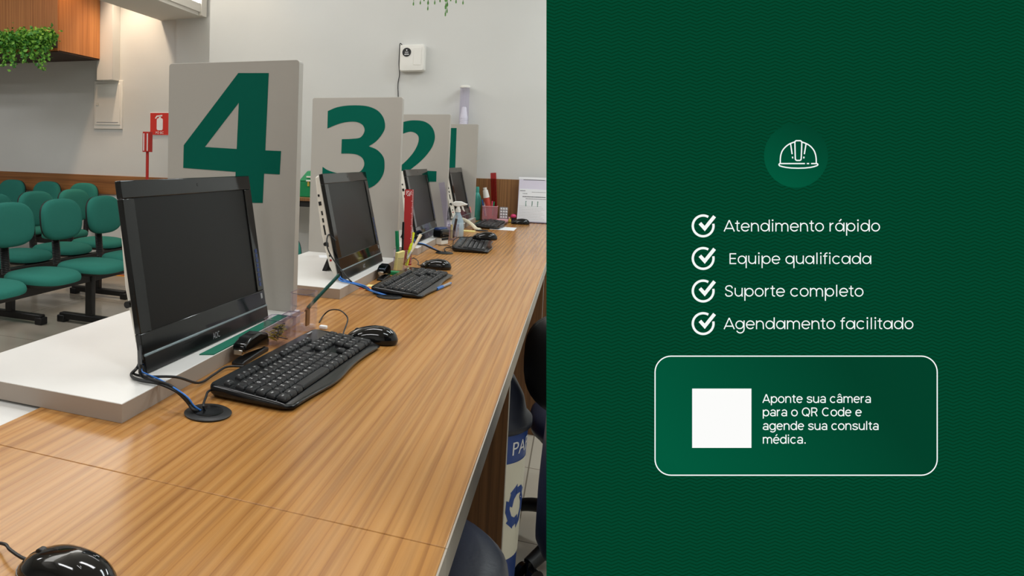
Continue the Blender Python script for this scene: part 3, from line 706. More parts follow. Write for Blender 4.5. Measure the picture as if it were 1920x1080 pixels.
# forward (+y) of a mouse points to -x of the hall
def Z(u, v, z=.002): return tuple(pz(u, v, z))
mouse('glossy black mouse to the right of the nearest keyboard', (-.400, 1.510, 0), R_(90+6), [Z(652, 600, .02), Z(646, 588, .03), Z(634, 581, .03), Z(618, 582, .02), Z(606, 592, .004), (-.56, 1.62, .003)])
mouse('glossy black mouse at the bottom left corner of the picture', (-.416, .514, 0), R_(90-8), [Z(18, 1030, .01), Z(10, 1021, .01), Z(-10, 1018, .004), Z(-60, 1020, .003), (-.74, .47, .003)])
mouse('black mouse to the right of the keyboard under sign three', (-.470, 2.640, 0), R_(90+2), [Z(784, 490, .01), Z(775, 484, .015), Z(767, 490, .01), (-.58, 2.66, .003)])
mouse('black mouse lying on the far end of the keyboard under sign two', (-.395, 3.455, .031), R_(90+8), [(-.47, 3.48, .036), (-.54, 3.52, .02), Z(848, 462, .004), Z(838, 460, .003), (-.59, 3.35, .003)])
mouse('black mouse at the far end of the counter beside the document stand', (-.335, 4.79, 0), R_(90+4), [(-.41, 4.795, .004), (-.47, 4.83, .003), (-.54, 4.86, .003)])

# ------------------------------------------------------------------ cable grommets and cable bundles
GR = [pz(390, 776), pz(730, 557), pz(833, 475), pz(898, 432)]
GR[3].x = -.50; GR[3].y = 4.20
DK = ['sign four', 'sign three', 'sign two', 'sign one']
for i, q in enumerate(GR):
    t = empty('cable_grommet', (q.x, q.y, 0)); tag(t, 'round black cable grommet in the counter in front of '+DK[i], 'grommet', 'cable grommets')
    MB().lathe([(.036, 0), (.037, .0025), (.034, .0045), (.024, .0048)], 36).build('rim', 'matte_black', t, smooth_deg=50)
    MB().lathe([(.024, .0046), (.0238, .0056), (.022, .006)], 30).build('cap', 'satin_black', t)
    MB().box(-.022, -.008, -.012, .006, .0056, .0064).build('cable_slot', 'gloss_black', t)
def bundle(label, items):
    t = empty('cable_bundle', items[0][2][-1]); tag(t, label, 'cables', 'cable bundles'); o = Vector(items[0][2][-1])
    for m_, r, pts in items: MB().tube([Vector(p)-o for p in pts], r, 8).build('cable', m_, t)
    return t
g0 = (GR[0].x-.012, GR[0].y-.004, .004)
bundle('loop of black and blue cables dropping from the nearest computer into the counter', [
    ('cable_black', .0026, [(-.675, 1.02, .07), Z(262, 690, .05), Z(268, 706, .034), Z(300, 716, .034), Z(330, 733, .03), Z(350, 752, .018), Z(362, 768, .01), g0]),
    ('cable_black', .0026, [(-.672, 1.03, .06), Z(258, 688, .045), Z(246, 703, .034), Z(262, 713, .034), Z(300, 720, .034), Z(338, 738, .028), Z(356, 757, .014), (g0[0]-.004, g0[1], .004)]),
    ('cable_black', .0024, [(-.672, 1.02, .08), Z(264, 684, .06), Z(263, 700, .036), Z(285, 712, .038), Z(318, 722, .036), Z(346, 744, .026), Z(361, 762, .012), (g0[0], g0[1]+.004, .004)]),
    ('cable_blue', .0014, [(-.668, 1.02, .05), Z(265, 694, .04), Z(274, 701, .036), Z(300, 712, .036), Z(331, 730, .034), Z(352, 745, .027), Z(364, 761, .014), (g0[0]+.004, g0[1], .004)]),
    ('cable_black', .0022, [Z(258, 690, .05), Z(250, 700, .034), Z(275, 706, .034), Z(330, 707, .034), Z(372, 718, .006), Z(400, 703, .006), Z(425, 688, .006), (-.56, 1.2, .006)]),
    ('cable_black', .0020, [(-.535, 1.06, .012), Z(392, 733, .012), Z(386, 745, .012), Z(381, 760, .014), (g0[0]+.006, g0[1]+.006, .004)])])
g1_ = (GR[1].x-.01, GR[1].y, .004)
bundle('blue and black cables from the second computer into the counter', [
    ('cable_blue', .0024, [(-.655, 2.06, .05), Z(637, 525, .036), Z(655, 530, .034), Z(680, 537, .028), Z(694, 545, .014), g1_]),
    ('cable_blue', .0020, [(-.655, 2.07, .05), Z(640, 522, .04), Z(660, 529, .036), Z(684, 536, .03), Z(698, 545, .012), (g1_[0]+.004, g1_[1], .004)]),
    ('cable_black', .0022, [(-.664, 2.05, .15), tuple(py(616, 440, 2.05)), tuple(py(613, 460, 2.03)), tuple(py(622, 482, 2.03)), tuple(py(640, 506, 2.03)), Z(660, 529, .036), Z(682, 540, .02), (g1_[0]-.004, g1_[1], .004)])])
g2_ = (GR[2].x-.012, GR[2].y, .004)
bundle('dark cables from the third computer into the counter', [
    ('cable_black', .004, [(-.665, 3.17, .05), Z(778, 456, .036), Z(795, 459, .034), Z(808, 465, .022), g2_]),
    ('cable_blue', .0016, [(-.665, 3.18, .05), Z(780, 454, .04), Z(797, 458, .038), (g2_[0], g2_[1]+.006, .004)]),
    ('cable_black', .0022, [(-.49, 3.2, .01), Z(838, 464, .006), Z(833, 468, .008), (g2_[0]+.02, g2_[1]+.004, .005)])])
g3_ = (GR[3].x-.006, GR[3].y, .004)
bundle('thick cream cable curving into the counter below the farthest computer', [
    ('cable_cream', .0105, [tuple(py(867, 411, 4.36)), tuple(py(876, 415, 4.33)), tuple(py(886, 422, 4.27)), tuple(py(893, 429, 4.22)), g3_]),
    ('cable_black', .004, [(-.66, 4.37, .05), Z(864, 410, .05), Z(872, 414, .036), (g3_[0]-.01, g3_[1]+.02, .004)])])

# ------------------------------------------------------------------ desk things
def cup8(t, name, w, d, h, m='acrylic', wall=.0022, ch=.3):
    """octagonal open cup, walls and floor"""
    def oc(a, b): c = min(a, b)*ch; return [(a, -b+c), (a, b-c), (a-c, b), (-a+c, b), (-a, b-c), (-a, -b+c), (-a+c, -b), (a-c, -b)]
    o1 = oc(w/2, d/2); o2 = oc(w/2-wall, d/2-wall); g = MB()
    g.rings([[(x, y, z) for x, y in o] for o, z in ((o1, 0), (o1, h), (o2, h), (o2, .003))])
    b = g.build(name, m, t, smooth_deg=20)
    r = MB(); r.rings([[(x, y, z) for x, y in o] for o, z in ((o1, h-.0012), (oc(w/2+.0004, d/2+.0004), h+.0004), (o2, h+.0004), (o2, h-.0012))], cap=False)
    r.build('rim', 'acrylic_rim', b, smooth_deg=20)
    return b
# desk four: two clear pots joined by a box
t = empty('desk_organizer', (-.574, 1.47, 0), R_(90)); tag(t, 'clear acrylic desk organizer with a tall and a low pot behind the nearest keyboard', 'organizer')
o = cup8(t, 'low_pot', .058, .05, .058); o.location = (-.076, 0, 0)
o = cup8(t, 'tall_pot', .062, .05, .088); o.location = (.078, .0, 0)
o = cup8(t, 'middle_box', .05, .036, .05, ch=.12); o.location = (.008, 0, 0)
o = MB().box(.062, .082, -.014, -.010, .012, .05).build('brown_label', 'clip_brown', t)
random.seed(5)
for i in range(26):
    a = random.uniform(0, 6.28); q = Vector((-.574+random.uniform(-.012, .012), 1.394+random.uniform(-.014, .014), .008+i*.0013+random.uniform(0, .006)))
    u = Vector((math.cos(a), math.sin(a), random.uniform(-.5, .5))).normalized()*.011; v = u.cross(Vector((.2, .3, 1))).normalized()*.0035
    tag(MB().tube([u+v*.0, u*.2+v, -u+v, -u-v, u*.9-v, u*.9+v*.6, -u*.5+v*.5], .0007, 5, 3).build('paper_clip', 'clip_yellow' if i % 4 else 'matte_black', loc=q), ('small yellow' if i % 4 else 'small black')+' paper clip in the low pot of the clear organizer', 'paper clip', 'paper clips in the low clear pot')
# stationery helper: straight stick from a to b
def stick(name, label, cat, a, b, parts, group=None):
    a, b = Vector(a), Vector(b); L_ = (b-a).length; t = empty(name, a); tag(t, label, cat, group); d = (b-a)/L_
    for nm, m_, f0, f1, r0, r1 in parts: MB().rod(d*L_*f0, d*L_*f1, r0, r1, 14).build(nm, m_, t)
    return t
stick('pencil', 'dark green pencil leaning out of the tall clear pot with its point down', 'pencil', py(571, 584, 1.535), py(637, 514, 1.60), [('tip', 'pencil_tip', 0, .09, .0008, .0030), ('barrel', 'pencil_green', .09, .9, .0042, .0042), ('end_band', 'pencil_green', .9, .97, .0042, .0046), ('end_cap', 'matte_black', .97, 1, .0038, .0038)])
tag(MB().box(-.008, .010, -.006, .006, 0, .008).build('eraser', 'print_white', bevel=.002, loc=pz(610, 617, .0)+Vector((-.006, -.0, 0))), 'small white eraser behind the nearest keyboard', 'eraser')
# green strip on the nearest raised shelf
st = [pz(380, 664, SZ), pz(405, 668, SZ)]
m_ = MB(); m_.hexa([(-.632, 1.155, SZ), (-.6085, 1.168, SZ), (-.6085, 1.535, SZ), (-.632, 1.535, SZ), (-.632, 1.155, SZ+.002), (-.6085, 1.168, SZ+.002), (-.6085, 1.535, SZ+.002), (-.632, 1.535, SZ+.002)])
tag(m_.build('plastic_strip', 'green_strip'), 'flat green plastic strip lying along the edge of the nearest raised shelf', 'strip')
# staplers
def stapler(label, loc, rz, L_=.115, m1='gloss_black', tip=0.0):
    t = empty('stapler', loc, rz); tag(t, label, 'stapler')
    fn = lambda x, z, y: (x, y, z)
    MB().prism([(-.01, 0), (L_, 0), (L_, .008), (L_*.8, .011), (0, .008), (-.01, .006)], -.012, .012, fn).build('base', 'matte_black', t, bevel=.002)
    MB().prism([(-.006, .030), (.0, .024), (L_*.5, .020), (L_*.98, .010), (L_, .022), (L_*.93, .040), (L_*.6, .050), (L_*.2, .048), (-.002, .040)], -.0135, .0135, fn).build('top_arm', m1, t, bevel=.005, seg=3)
    MB().prism([(-.007, .020), (.008, .020), (L_*.8, .012), (L_*.8, .020), (.0, .030), (-.007, .030)], -.009, .009, fn).build('magazine', 'chrome', t, bevel=.001)
    return t
stapler('black stapler standing between the nearest keyboard and the raised shelf', (-.583, 1.225, 0), R_(90), .115)
stapler('small smoky grey stapler behind the keyboard under sign three', (-.583, 2.29, 0), R_(90), .08, 'smoke')
# desk three pot with pens
t = empty('pen_pot', (-.578, 2.56, 0), R_(90)); tag(t, 'clear acrylic pen pot full of pens and a red ruler, behind the third keyboard', 'pen pot')
o = cup8(t, 'tall_pot', .066, .05, .075); o = cup8(t, 'front_pot', .04, .034, .05); o.location = (-.03, -.028, 0) if False else (-.055, -.002, 0)
def ruler(label, a, b, wv, m_, marks, wd=.03):
    a, b = Vector(a), Vector(b); d = (b-a).normalized(); L_ = (b-a).length; s_ = Vector(wv); s_ = (s_-d*s_.dot(d)).normalized(); n_ = d.cross(s_)
    t = empty('ruler', a); tag(t, label, 'ruler'); T = Matrix((s_, d, n_)).transposed().to_4x4()
    g = MB(); g.T = T; g.prism(rrect(-wd/2, wd/2, 0, L_, .002, 2), -.001, .001); g.build('blade', m_, t)
    g = MB(); g.T = T
    for i in range(int(L_/.0045)):
        w_ = .0065 if i % 10 == 0 else (.005 if i % 5 == 0 else .0035)
        for z in (-.0013, .0011): g.box(wd/2-.001-w_, wd/2-.001, .006+i*.0045, .007+i*.0045+.0004, z, z+.0002)
    g.build('scale_marks', marks, t)
    return t, T, L_
t, T, L_ = ruler('tall red ruler with white markings standing in the pen pot', py(763, 497, 2.57), py(767.5, 355, 2.585), (1, .5, 0), 'red_plastic', 'print_white', .032)
g = MB(); g.T = T
for z in (-.0014, .0012):
    for i in range(5):
        for j in range(4):
            if (i*3+j*5) % 4: g.box(-.011+i*.004, -.0085+i*.004, L_-.024+j*.005, L_-.0205+j*.005, z, z+.0002)
g.build('printed_panel', 'print_white', t)
stick('marker_pen', 'green marker standing in the pen pot beside the red ruler', 'pen', py(747, 497, 2.55), py(744, 433, 2.55), [('barrel', 'pen_green', 0, .55, .0062, .0062), ('cap', 'pen_green', .55, 1, .0072, .0066)])
stick('black_pen', 'slim black pen standing in the pen pot beside the red ruler', 'pen', py(754, 495, 2.55), py(756.5, 416, 2.55), [('barrel', 'matte_black', 0, .6, .0038, .0038), ('cap', 'gloss_black', .6, 1, .0046, .004)])
stick('highlighter_pen', 'bright yellow highlighter leaning in the pen pot', 'pen', py(762, 498, 2.555), py(775, 436, 2.60), [('barrel', 'highlighter', 0, .6, .006, .006), ('cap', 'highlighter', .6, 1, .007, .0055)])
stick('paint_brush', 'cream-handled brush with a metal ferrule leaning out of the pen pot', 'brush', py(760, 492, 2.545), py(789, 440, 2.60), [('bristles', 'clip_brown', 0, .12, .003, .004), ('ferrule', 'chrome', .12, .38, .0042, .0045), ('handle', 'brush_cream', .38, 1, .0038, .0058)])
nb = MB(); nb.hexa([(-.018, -.006, 0), (.018, -.006, 0), (.018, .006, 0), (-.018, .006, 0), (-.018, -.006, .062), (.018, -.006, .070), (.018, .006, .070), (-.018, .006, .062)])
o = nb.build('note_pad', ['note_yellow'], bevel=.0008, loc=py(746, 503, 2.50)); o.rotation_euler = (R_(4), R_(4), R_(62)); o.location.z = .006; tag(o, 'pale yellow note pad standing in the pen pot beside the green marker', 'note pad')
tag(MB().box(-.02, .02, -.013, .013, 0, .012).build('eraser', 'toolbox_green', bevel=.002, loc=(-.575, 2.43, 0)), 'green eraser beside the smoky stapler under sign three', 'eraser')
# cards under the second bundle
for i, (u, v, m_, a, nm) in enumerate([(688, 544, 'card_red', 15, 'red'), (700, 541, 'note_yellow', -10, 'cream'), (697, 548, 'note_orange', 30, 'orange')]):
    q = pz(u, v); tag(MB().box(-.028, .028, -.018, .018, 0, .0012).build('paper_card', m_, loc=(q.x, q.y+.03, .0002+i*.0014)), 'small '+nm+' paper card by the second cable grommet', 'card')
# blue pen
stick('ballpoint_pen', 'blue capped ballpoint pen lying beside the keyboard under sign three', 'pen', pz(819, 542, .005), pz(845, 531, .005), [('cap', 'pen_blue', 0, .4, .0048, .0052), ('barrel', 'print_grey', .4, .92, .0042, .0042), ('end_plug', 'pen_blue', .92, 1, .0042, .0036)])
# paper on shelf three
o = MB().box(-.05, .05, -.035, .035, 0, .0006).build('paper_sheet', 'paper', loc=(-.83, 2.53, SZ)); o.rotation_euler = (0, 0, .4); tag(o, 'small white sheet of paper on the raised shelf behind the third computer', 'paper')
# desk two: stamp, pot, rulers, spray bottle
q = pz(828, 458)
t = empty('self_inking_stamp', (q.x-.004, 3.42, 0), R_(70)); tag(t, 'black and blue self-inking stamp in front of the computer under sign two', 'stamp')
MB().box(-.032, .032, -.02, .02, 0, .040).build('base', 'off_white', t, bevel=.003)
MB().box(-.036, .036, -.024, .024, .032, .072).build('cover', 'gloss_black', t, bevel=.006)
MB().box(-.030, .030, -.0215, -.02, .022, .031).build('window', 'matte_black', t)
MB().box(-.037, .037, -.014, .02, .066, .080).build('grip', 'stamp_blue', t, bevel=.006)
t = empty('pen_pot', (-.572, 3.66, 0), R_(90)); tag(t, 'small clear pen pot with a knife beside the spray bottle', 'pen pot')
cup8(t, 'pot', .06, .05, .075); o = cup8(t, 'side_pot', .045, .04, .05); o.location = (-.055, 0, 0)
stick('utility_knife', 'brown-grey utility knife standing in the small clear pot', 'knife', py(849, 446, 3.66), py(857, 404, 3.68), [('body', 'soil', 0, .85, .006, .006), ('end_cap', 'print_grey', .85, 1, .006, .005)])
stick('wooden_stick', 'pale wooden stick standing in the small clear pot', 'stick', py(846, 447, 3.64), py(847, 421, 3.64), [('body', 'note_yellow', 0, 1, .006, .006)])
ruler('clear plastic ruler leaning against the sign numbered two', py(842, 440, 3.635), py(828, 342, 3.64), (1, .4, 0), 'acrylic_rim', 'print_grey', .030)
q = pz(862, 449)
t = empty('spray_bottle', (-.572, 3.79, 0), R_(15)); t.scale = (.8, .8, .85); tag(t, 'translucent spray bottle with a white trigger head', 'bottle')
MB().lathe([(.033, 0), (.040, .008), (.041, .06), (.036, .10), (.020, .135), (.014, .15), (.014, .158)], 28).build('body', 'water', t, smooth_deg=60)
hd = MB().rod((0, 0, .152), (0, 0, .172), .0165, .0165, 20).rod((0, 0, .172), (0, 0, .186), .012, .010, 16).build('collar', 'white_plastic', t)
g = MB(); fn = lambda x, z, y: (x, y, z); g.prism([(-.035, .190), (-.040, .206), (-.02, .217), (.02, .217), (.048, .205), (.048, .194), (.02, .190), (.0, .184)], -.011, .011, fn); g.build('spray_head', 'white_plastic', t, bevel=.004)
MB().prism([(.018, .190), (.030, .190), (.038, .165), (.045, .158), (.036, .156), (.026, .168)], -.005, .005, fn).build('trigger', 'white_plastic', t, bevel=.002)
MB().rod((.046, 0, .2), (.056, 0, .2), .005, .005).build('nozzle', 'white_plastic', t)
tag(MB().box(-.035, .035, -.03, .03, 0, .004).build('note_pad', 'note_yellow', loc=(-.56, 4.12, 0)), 'pale yellow note pad lying behind the cream cable', 'note pad')
# desk one things
q = pz(955, 432)
o = MB().box(-.075, .06, -.10, .10, 0, .0008).build('paper_sheet', 'paper', loc=(-.395, 4.42, 0)); tag(o, 'white paper sheet under the keyboard at the far end', 'paper')
for i, (m_, dx) in enumerate((('note_pink', 0), ('note_orange', .008), ('highlighter', .015))):
    p_ = py(880+i*2, 401, 4.66); o = MB().hexa([(0, 0, -.02), (.001, .012, -.02), (.001, .012, .02), (0, 0, .02), (-.0006, 0, -.02), (.0004, .012, -.02), (.0004, .012, .02), (-.0006, 0, .02)])
    o = o.build('sticky_flag', m_, loc=(-.6345+.0, 4.70+i*.018, SZ+.05)); o.rotation_euler = (R_(20), R_(-13), R_(-2)); tag(o, ['pink', 'orange', 'yellow'][i]+' sticky flag on the screen of the farthest computer', 'sticky flag')
t = empty('water_bottle', (-.625, 4.93, 0)); tag(t, 'turquoise plastic water bottle beside the sign numbered one', 'bottle')
MB().lathe([(.022, 0), (.027, .01), (.026, .06), (.029, .10), (.025, .15), (.014, .18), (.011, .185)], 24).build('body', 'turquoise', t, smooth_deg=60)
MB().lathe([(.012, .184), (.012, .212), (.009, .222)], 20).build('cap', 'turquoise', t)
q = Vector((-.535, 4.90, 0))
t = empty('mesh_pen_cup', q); tag(t, 'pink mesh pen cup at the far end of the counter', 'pen cup')
g = MB(); g.box(-.045, .045, -.035, -.0335, 0, .098).box(-.045, .045, .0335, .035, 0, .098).box(-.045, -.0435, -.035, .035, 0, .098).box(.0435, .045, -.035, .035, 0, .098).box(-.045, .045, -.035, .035, 0, .003); g.build('walls', 'mesh_pink', t)
g = MB(); g.tube([(-.045, -.035, .098), (.045, -.035, .098)], .0025, 6); g.tube([(-.045, .035, .098), (.045, .035, .098)], .0025, 6); g.tube([(-.045, -.035, .098), (-.045, .035, .098)], .0025, 6); g.tube([(.045, -.035, .098), (.045, .035, .098)], .0025, 6); g.build('rim', 'pink', t)
a = Vector((-.532, 4.90, .02)); b_ = py(909, 352, 4.88)
stick('squeeze_bottle', 'red bottle with a ribbed white cap leaning in the pink mesh cup', 'bottle', a, b_, [('body', 'bottle_red', 0, .68, .020, .019), ('cap', 'white_plastic', .68, .92, .020, .016), ('cap_top', 'white_plastic', .92, 1, .011, .012)])
ruler('translucent red ruler standing in the pink mesh cup', (-.505, 4.915, .01), py(925, 324, 4.955), (1, 0, 0), 'acrylic_red', 'red_plastic', .036)
for nm, m_, u0, u1, v1 in (('blue', 'pen_blue', 910, 904, 374), ('white', 'print_white', 911, 909, 376), ('pink', 'pen_pink', 922, 923, 377), ('green', 'pen_green', 922, 926.5, 378)):
    stick('pen', nm+' pen standing in the pink mesh cup', 'pen', py(u0, 405, 4.885), py(u1, v1, 4.885), [('barrel', m_, 0, .7, .004, .004), ('cap', m_, .7, 1, .005, .0042)])
q0 = pz(940, 411)
t = empty('pill_blister', (-.452, 4.93, 0)); tag(t, 'silver pill blister pack standing in a pink holder', 'pill pack')
g = MB(); g.prism(rrect(-.026, .026, .01, .095, .005), -.0008, 0, lambda x, y, z: (x, z, y)); g.build('foil_sheet', 'foil', t)
for i in range(3):
    for j in range(4): MB().lathe([(.0062, 0), (.0055, .003), (.003, .0045)], 12).build('pill_bubble', 'print_white', t)
for k_, o in enumerate([c for c in t.children if c.name.startswith('pill_bubble')]):
    o.location = (-.016+.016*(k_ % 3), -.0008, .028+.018*(k_//3)); o.rotation_euler = (R_(90), 0, 0)
t = empty('pink_holder', (-.445, 4.89, 0)); tag(t, 'small pink tray with rounded posts in front of the pill pack', 'tray')
MB().box(-.045, .04, -.025, .025, 0, .018).build('tray', 'pink', t, bevel=.004)
MB().rod((.034, -.018, .015), (.034, -.018, .036), .006).build('post', 'pink', t)
t = empty('hand_stamp', (-.390, 4.93, 0)); tag(t, 'small round hand stamp with a bright pink knob', 'stamp')
MB().lathe([(.018, 0), (.018, .012), (.009, .018), (.009, .03)], 20).build('body', 'bin_dark', t); MB().lathe([(.010, .028), (.017, .032), (.018, .042), (.012, .050), (.003, .052)], 20).build('knob', 'hot_pink', t, smooth_deg=60)
tag(MB().lathe([(.007, 0), (.010, .006), (.009, .018), (.005, .026), (.002, .03)], 16).build('glue_bottle', 'mustard', loc=(-.405, 4.85, 0)), 'tiny mustard yellow bottle beside the pink-knobbed stamp', 'bottle')
# document stand with papers
dx0 = py(968, 417, 4.93).x; dz1 = py(968, 331, 4.955).z
t = empty('document_stand', (dx0+.115, 4.93, 0)); tag(t, 'clear acrylic document stand with printed sheets at the far end of the counter', 'document stand')
W_ = .115
sl = lambda x, z, y: (x, y+z*.08, z)
MB().prism([(-W_, 0), (W_, 0), (W_, dz1), (-W_, dz1)], 0, .002, sl).build('back_plate', 'acrylic', t)
MB().box(-W_, W_, -.035, .0, 0, .003).build('base_plate', 'acrylic_rim', t)
MB().prism([(-W_+.004, .006), (W_-.004, .006), (W_-.004, dz1-.004), (-W_+.004, dz1-.004)], -.0012, 0, sl).build('lilac_sheet', 'paper_lilac', t)
pp = MB().prism([(-W_+.002, .012), (W_-.045, .012), (W_-.04, dz1*.73), (-W_+.01, dz1*.74)], -.0026, -.0014, sl).build('front_sheet', 'paper', t)
g = MB(); g.prism([(-W_+.03, dz1*.93), (W_-.07, dz1*.93), (W_-.07, dz1*.94), (-W_+.03, dz1*.94)], -.002, -.0013, sl); g.build('printed_line', 'print_dark', t)
g = MB(); g.prism([(-W_+.001, dz1*.945), (W_-.001, dz1*.945), (W_-.001, dz1*.995), (-W_+.001, dz1*.995)], -.002, -.0013, sl); g.build('top_strip', 'paper', t)
random.seed(9)
def scribble(rows, m_):
    g = MB()
    for zf, x0, x1, th in rows:
        x = x0
        while x < x1:
            w_ = random.uniform(.004, .012); g.prism([(x, dz1*zf), (min(x+w_, x1), dz1*zf), (min(x+w_, x1), dz1*zf+th), (x, dz1*zf+th)], -.0032, -.0027, sl); x += w_+.002
    g.build('handwriting', m_, pp)
scribble([(.69, -W_+.014, -W_+.045, .004), (.63, -W_+.03, -W_+.06, .003), (.67, -W_+.085, W_-.06, .002), (.56, -W_+.03, W_-.06, .005), (.52, -W_+.05, W_-.055, .003)], 'print_dark')
scribble([(.36+.02*k, -W_+.04+dx, -W_+.046+dx, .004) for dx in (.01, .048, .082) for k in range(6)], 'green_strip')
scribble([(.08+.035*k, -W_+.012, W_-.06-.01*(k % 3), .0012) for k in range(9)], 'print_grey')

# ------------------------------------------------------------------ staff side
def staff_chair(label, x, y, rz, seat_z, back, bw=.235, curl=.5, bm='navy_leather', spin=28):
    t = empty('office_chair', (x, y, FLOOR), rz); tag(t, label, 'chair', 'navy office chairs'); H = seat_z-FLOOR
    g = MB(); g.rings([[(a*k, b_*k, z) for a, b_ in sellipse(.225, .22, 2.5, 44)] for k, z in ((.85, H-.075), (.97, H-.06), (1.0, H-.04), (.985, H-.02), (.92, H-.006), (.78, H+.001), (.5, H+.004), (.2, H+.005))]); g.build('seat', 'navy_leather', t, smooth_deg=60)
    g = MB(); g.rings([[(a*k, b_*k, z) for a, b_ in sellipse(.215, .21, 2.5, 30)] for k, z in ((.6, H-.10), (.9, H-.085), (.95, H-.072))]); g.build('seat_pan', 'matte_black', t)
    MB().rod((0, 0, .09), (0, 0, H-.09), .026).rod((0, 0, .07), (0, 0, .25), .034).build('column', 'black_metal', t)
    z0, z1, yb = back; g = MB(); rr = []
    def br(k, d, zc=(z0+z1)/2, hz=(z1-z0)/2): return [(a*k, yb-d-curl*(a*k)**2+.06*(c*k), zc+c*k) for a, c in sellipse(bw, hz, 3.0, 48)]
    g.rings([br(.9, -.012), br(.98, -.004), br(1.0, .012), br(.97, .03), br(.86, .044), br(.6, .05), br(.2, .052)]); g.build('backrest', bm, t, smooth_deg=60)
    g = MB(); g.rings([br(.5, -.045), br(.86, -.040), br(.985, -.020), br(.99, -.008)]); g.build('back_shell', bm, t, smooth_deg=60)
    MB().tube([(0, .0, H-.09), (0, yb*.7, H-.10), (0, yb+.03, H-.03), (0, yb+.04, z0+.12)], .02, 10).build('back_bracket', 'matte_black', t)
    for k in range(5):
        an = R_(90+spin+72*k); c_, s_ = math.cos(an), math.sin(an)
        lg = MB().tube([(0, 0, .115), (.12*c_, .12*s_, .115), (.22*c_, .22*s_, .10), (.30*c_, .30*s_, .065)], lambda f: .027-.008*f, 10).build('leg', 'matte_black', t)
        MB().rod((.30*c_-.012*s_, .30*s_+.012*c_, .030), (.30*c_-.028*s_, .30*s_+.028*c_, .030), .030, n=20).rod((.30*c_+.012*s_, .30*s_-.012*c_, .030), (.30*c_+.028*s_, .30*s_-.028*c_, .030), .030, n=20).rod((.30*c_, .30*s_, .03), (.30*c_, .30*s_, .075), .010).build('caster', 'gloss_black', lg)
    return t
staff_chair('navy leather office chair tucked under the near end of the counter', -.290, 1.165, R_(-90), -.262, (.645, 1.03, .315), .20, .25)
cbk = staff_chair('office chair with black back half hidden behind the added green graphic board', .115, 2.36, R_(180), -.36, (.52, .83, .30), .235, .5, 'matte_black', 32)
# paper recycling bin
bc = (-.247, 2.065)
t = empty('recycling_bin', (bc[0], bc[1], FLOOR)); tag(t, 'blue paper recycling bin with dark lid under the counter', 'bin')
RB = .15; HB = .50
MB().lathe([(RB*.86, 0), (RB*.88, .004), (RB, HB)], 48).build('body', 'bin_blue', t, smooth_deg=50)
MB().lathe([(RB+.003, HB-.006), (RB+.010, HB), (RB+.010, HB+.016), (RB-.005, HB+.03), (RB*.9, HB+.075), (RB*.72, HB+.125), (RB*.4, HB+.15), (.01, HB+.158)], 48).build('lid', 'bin_dark', t, smooth_deg=60)
def wrap(x, z, d=.0008):      # x = arc length from the label's centre, z height
    r = RB*(.88+.12*z/HB)+d; a = R_(-20)+x/RB; return (r*math.cos(a), r*math.sin(a), z)
g = MB(); n = 16
vv = [[g._v(wrap(-.13+.22*i/n, z)) for z in (.14, .415)] for i in range(n+1)]
for i in range(n): g._f([vv[i][0], vv[i+1][0], vv[i+1][1], vv[i][1]])
lb_ = g.build('label', 'bin_white', t)
g = MB(); add_text(g, 'PAPEL', .062, lambda x, y: wrap(-.045+x, .437+y*.85, .001), width=.15); g.build('lettering', 'print_white', t, smooth_deg=0)
g = MB()
for k in range(3):
    a0 = R_(90+120*k)
    def rt_(x, y): return (x*math.cos(a0)-y*math.sin(a0), x*math.sin(a0)+y*math.cos(a0))
    for q in ([(.030, -.042), (.044, -.020), (.044, .008), (.028, .008), (.028, -.016), (.020, -.030)], [(.028, .004), (.052, .004), (.037, .034), (.018, .018)], [(.036, .030), (.010, .040), (.002, .022), (.020, .016)]):
        vs_ = [g._v(wrap(-.005+rt_(x, y)[0]*1.05, .285+rt_(x, y)[1]*1.25, .0016)) for x, y in q]; g._f(vs_)
g.build('recycling_symbol', 'bin_blue', lb_, smooth_deg=0)

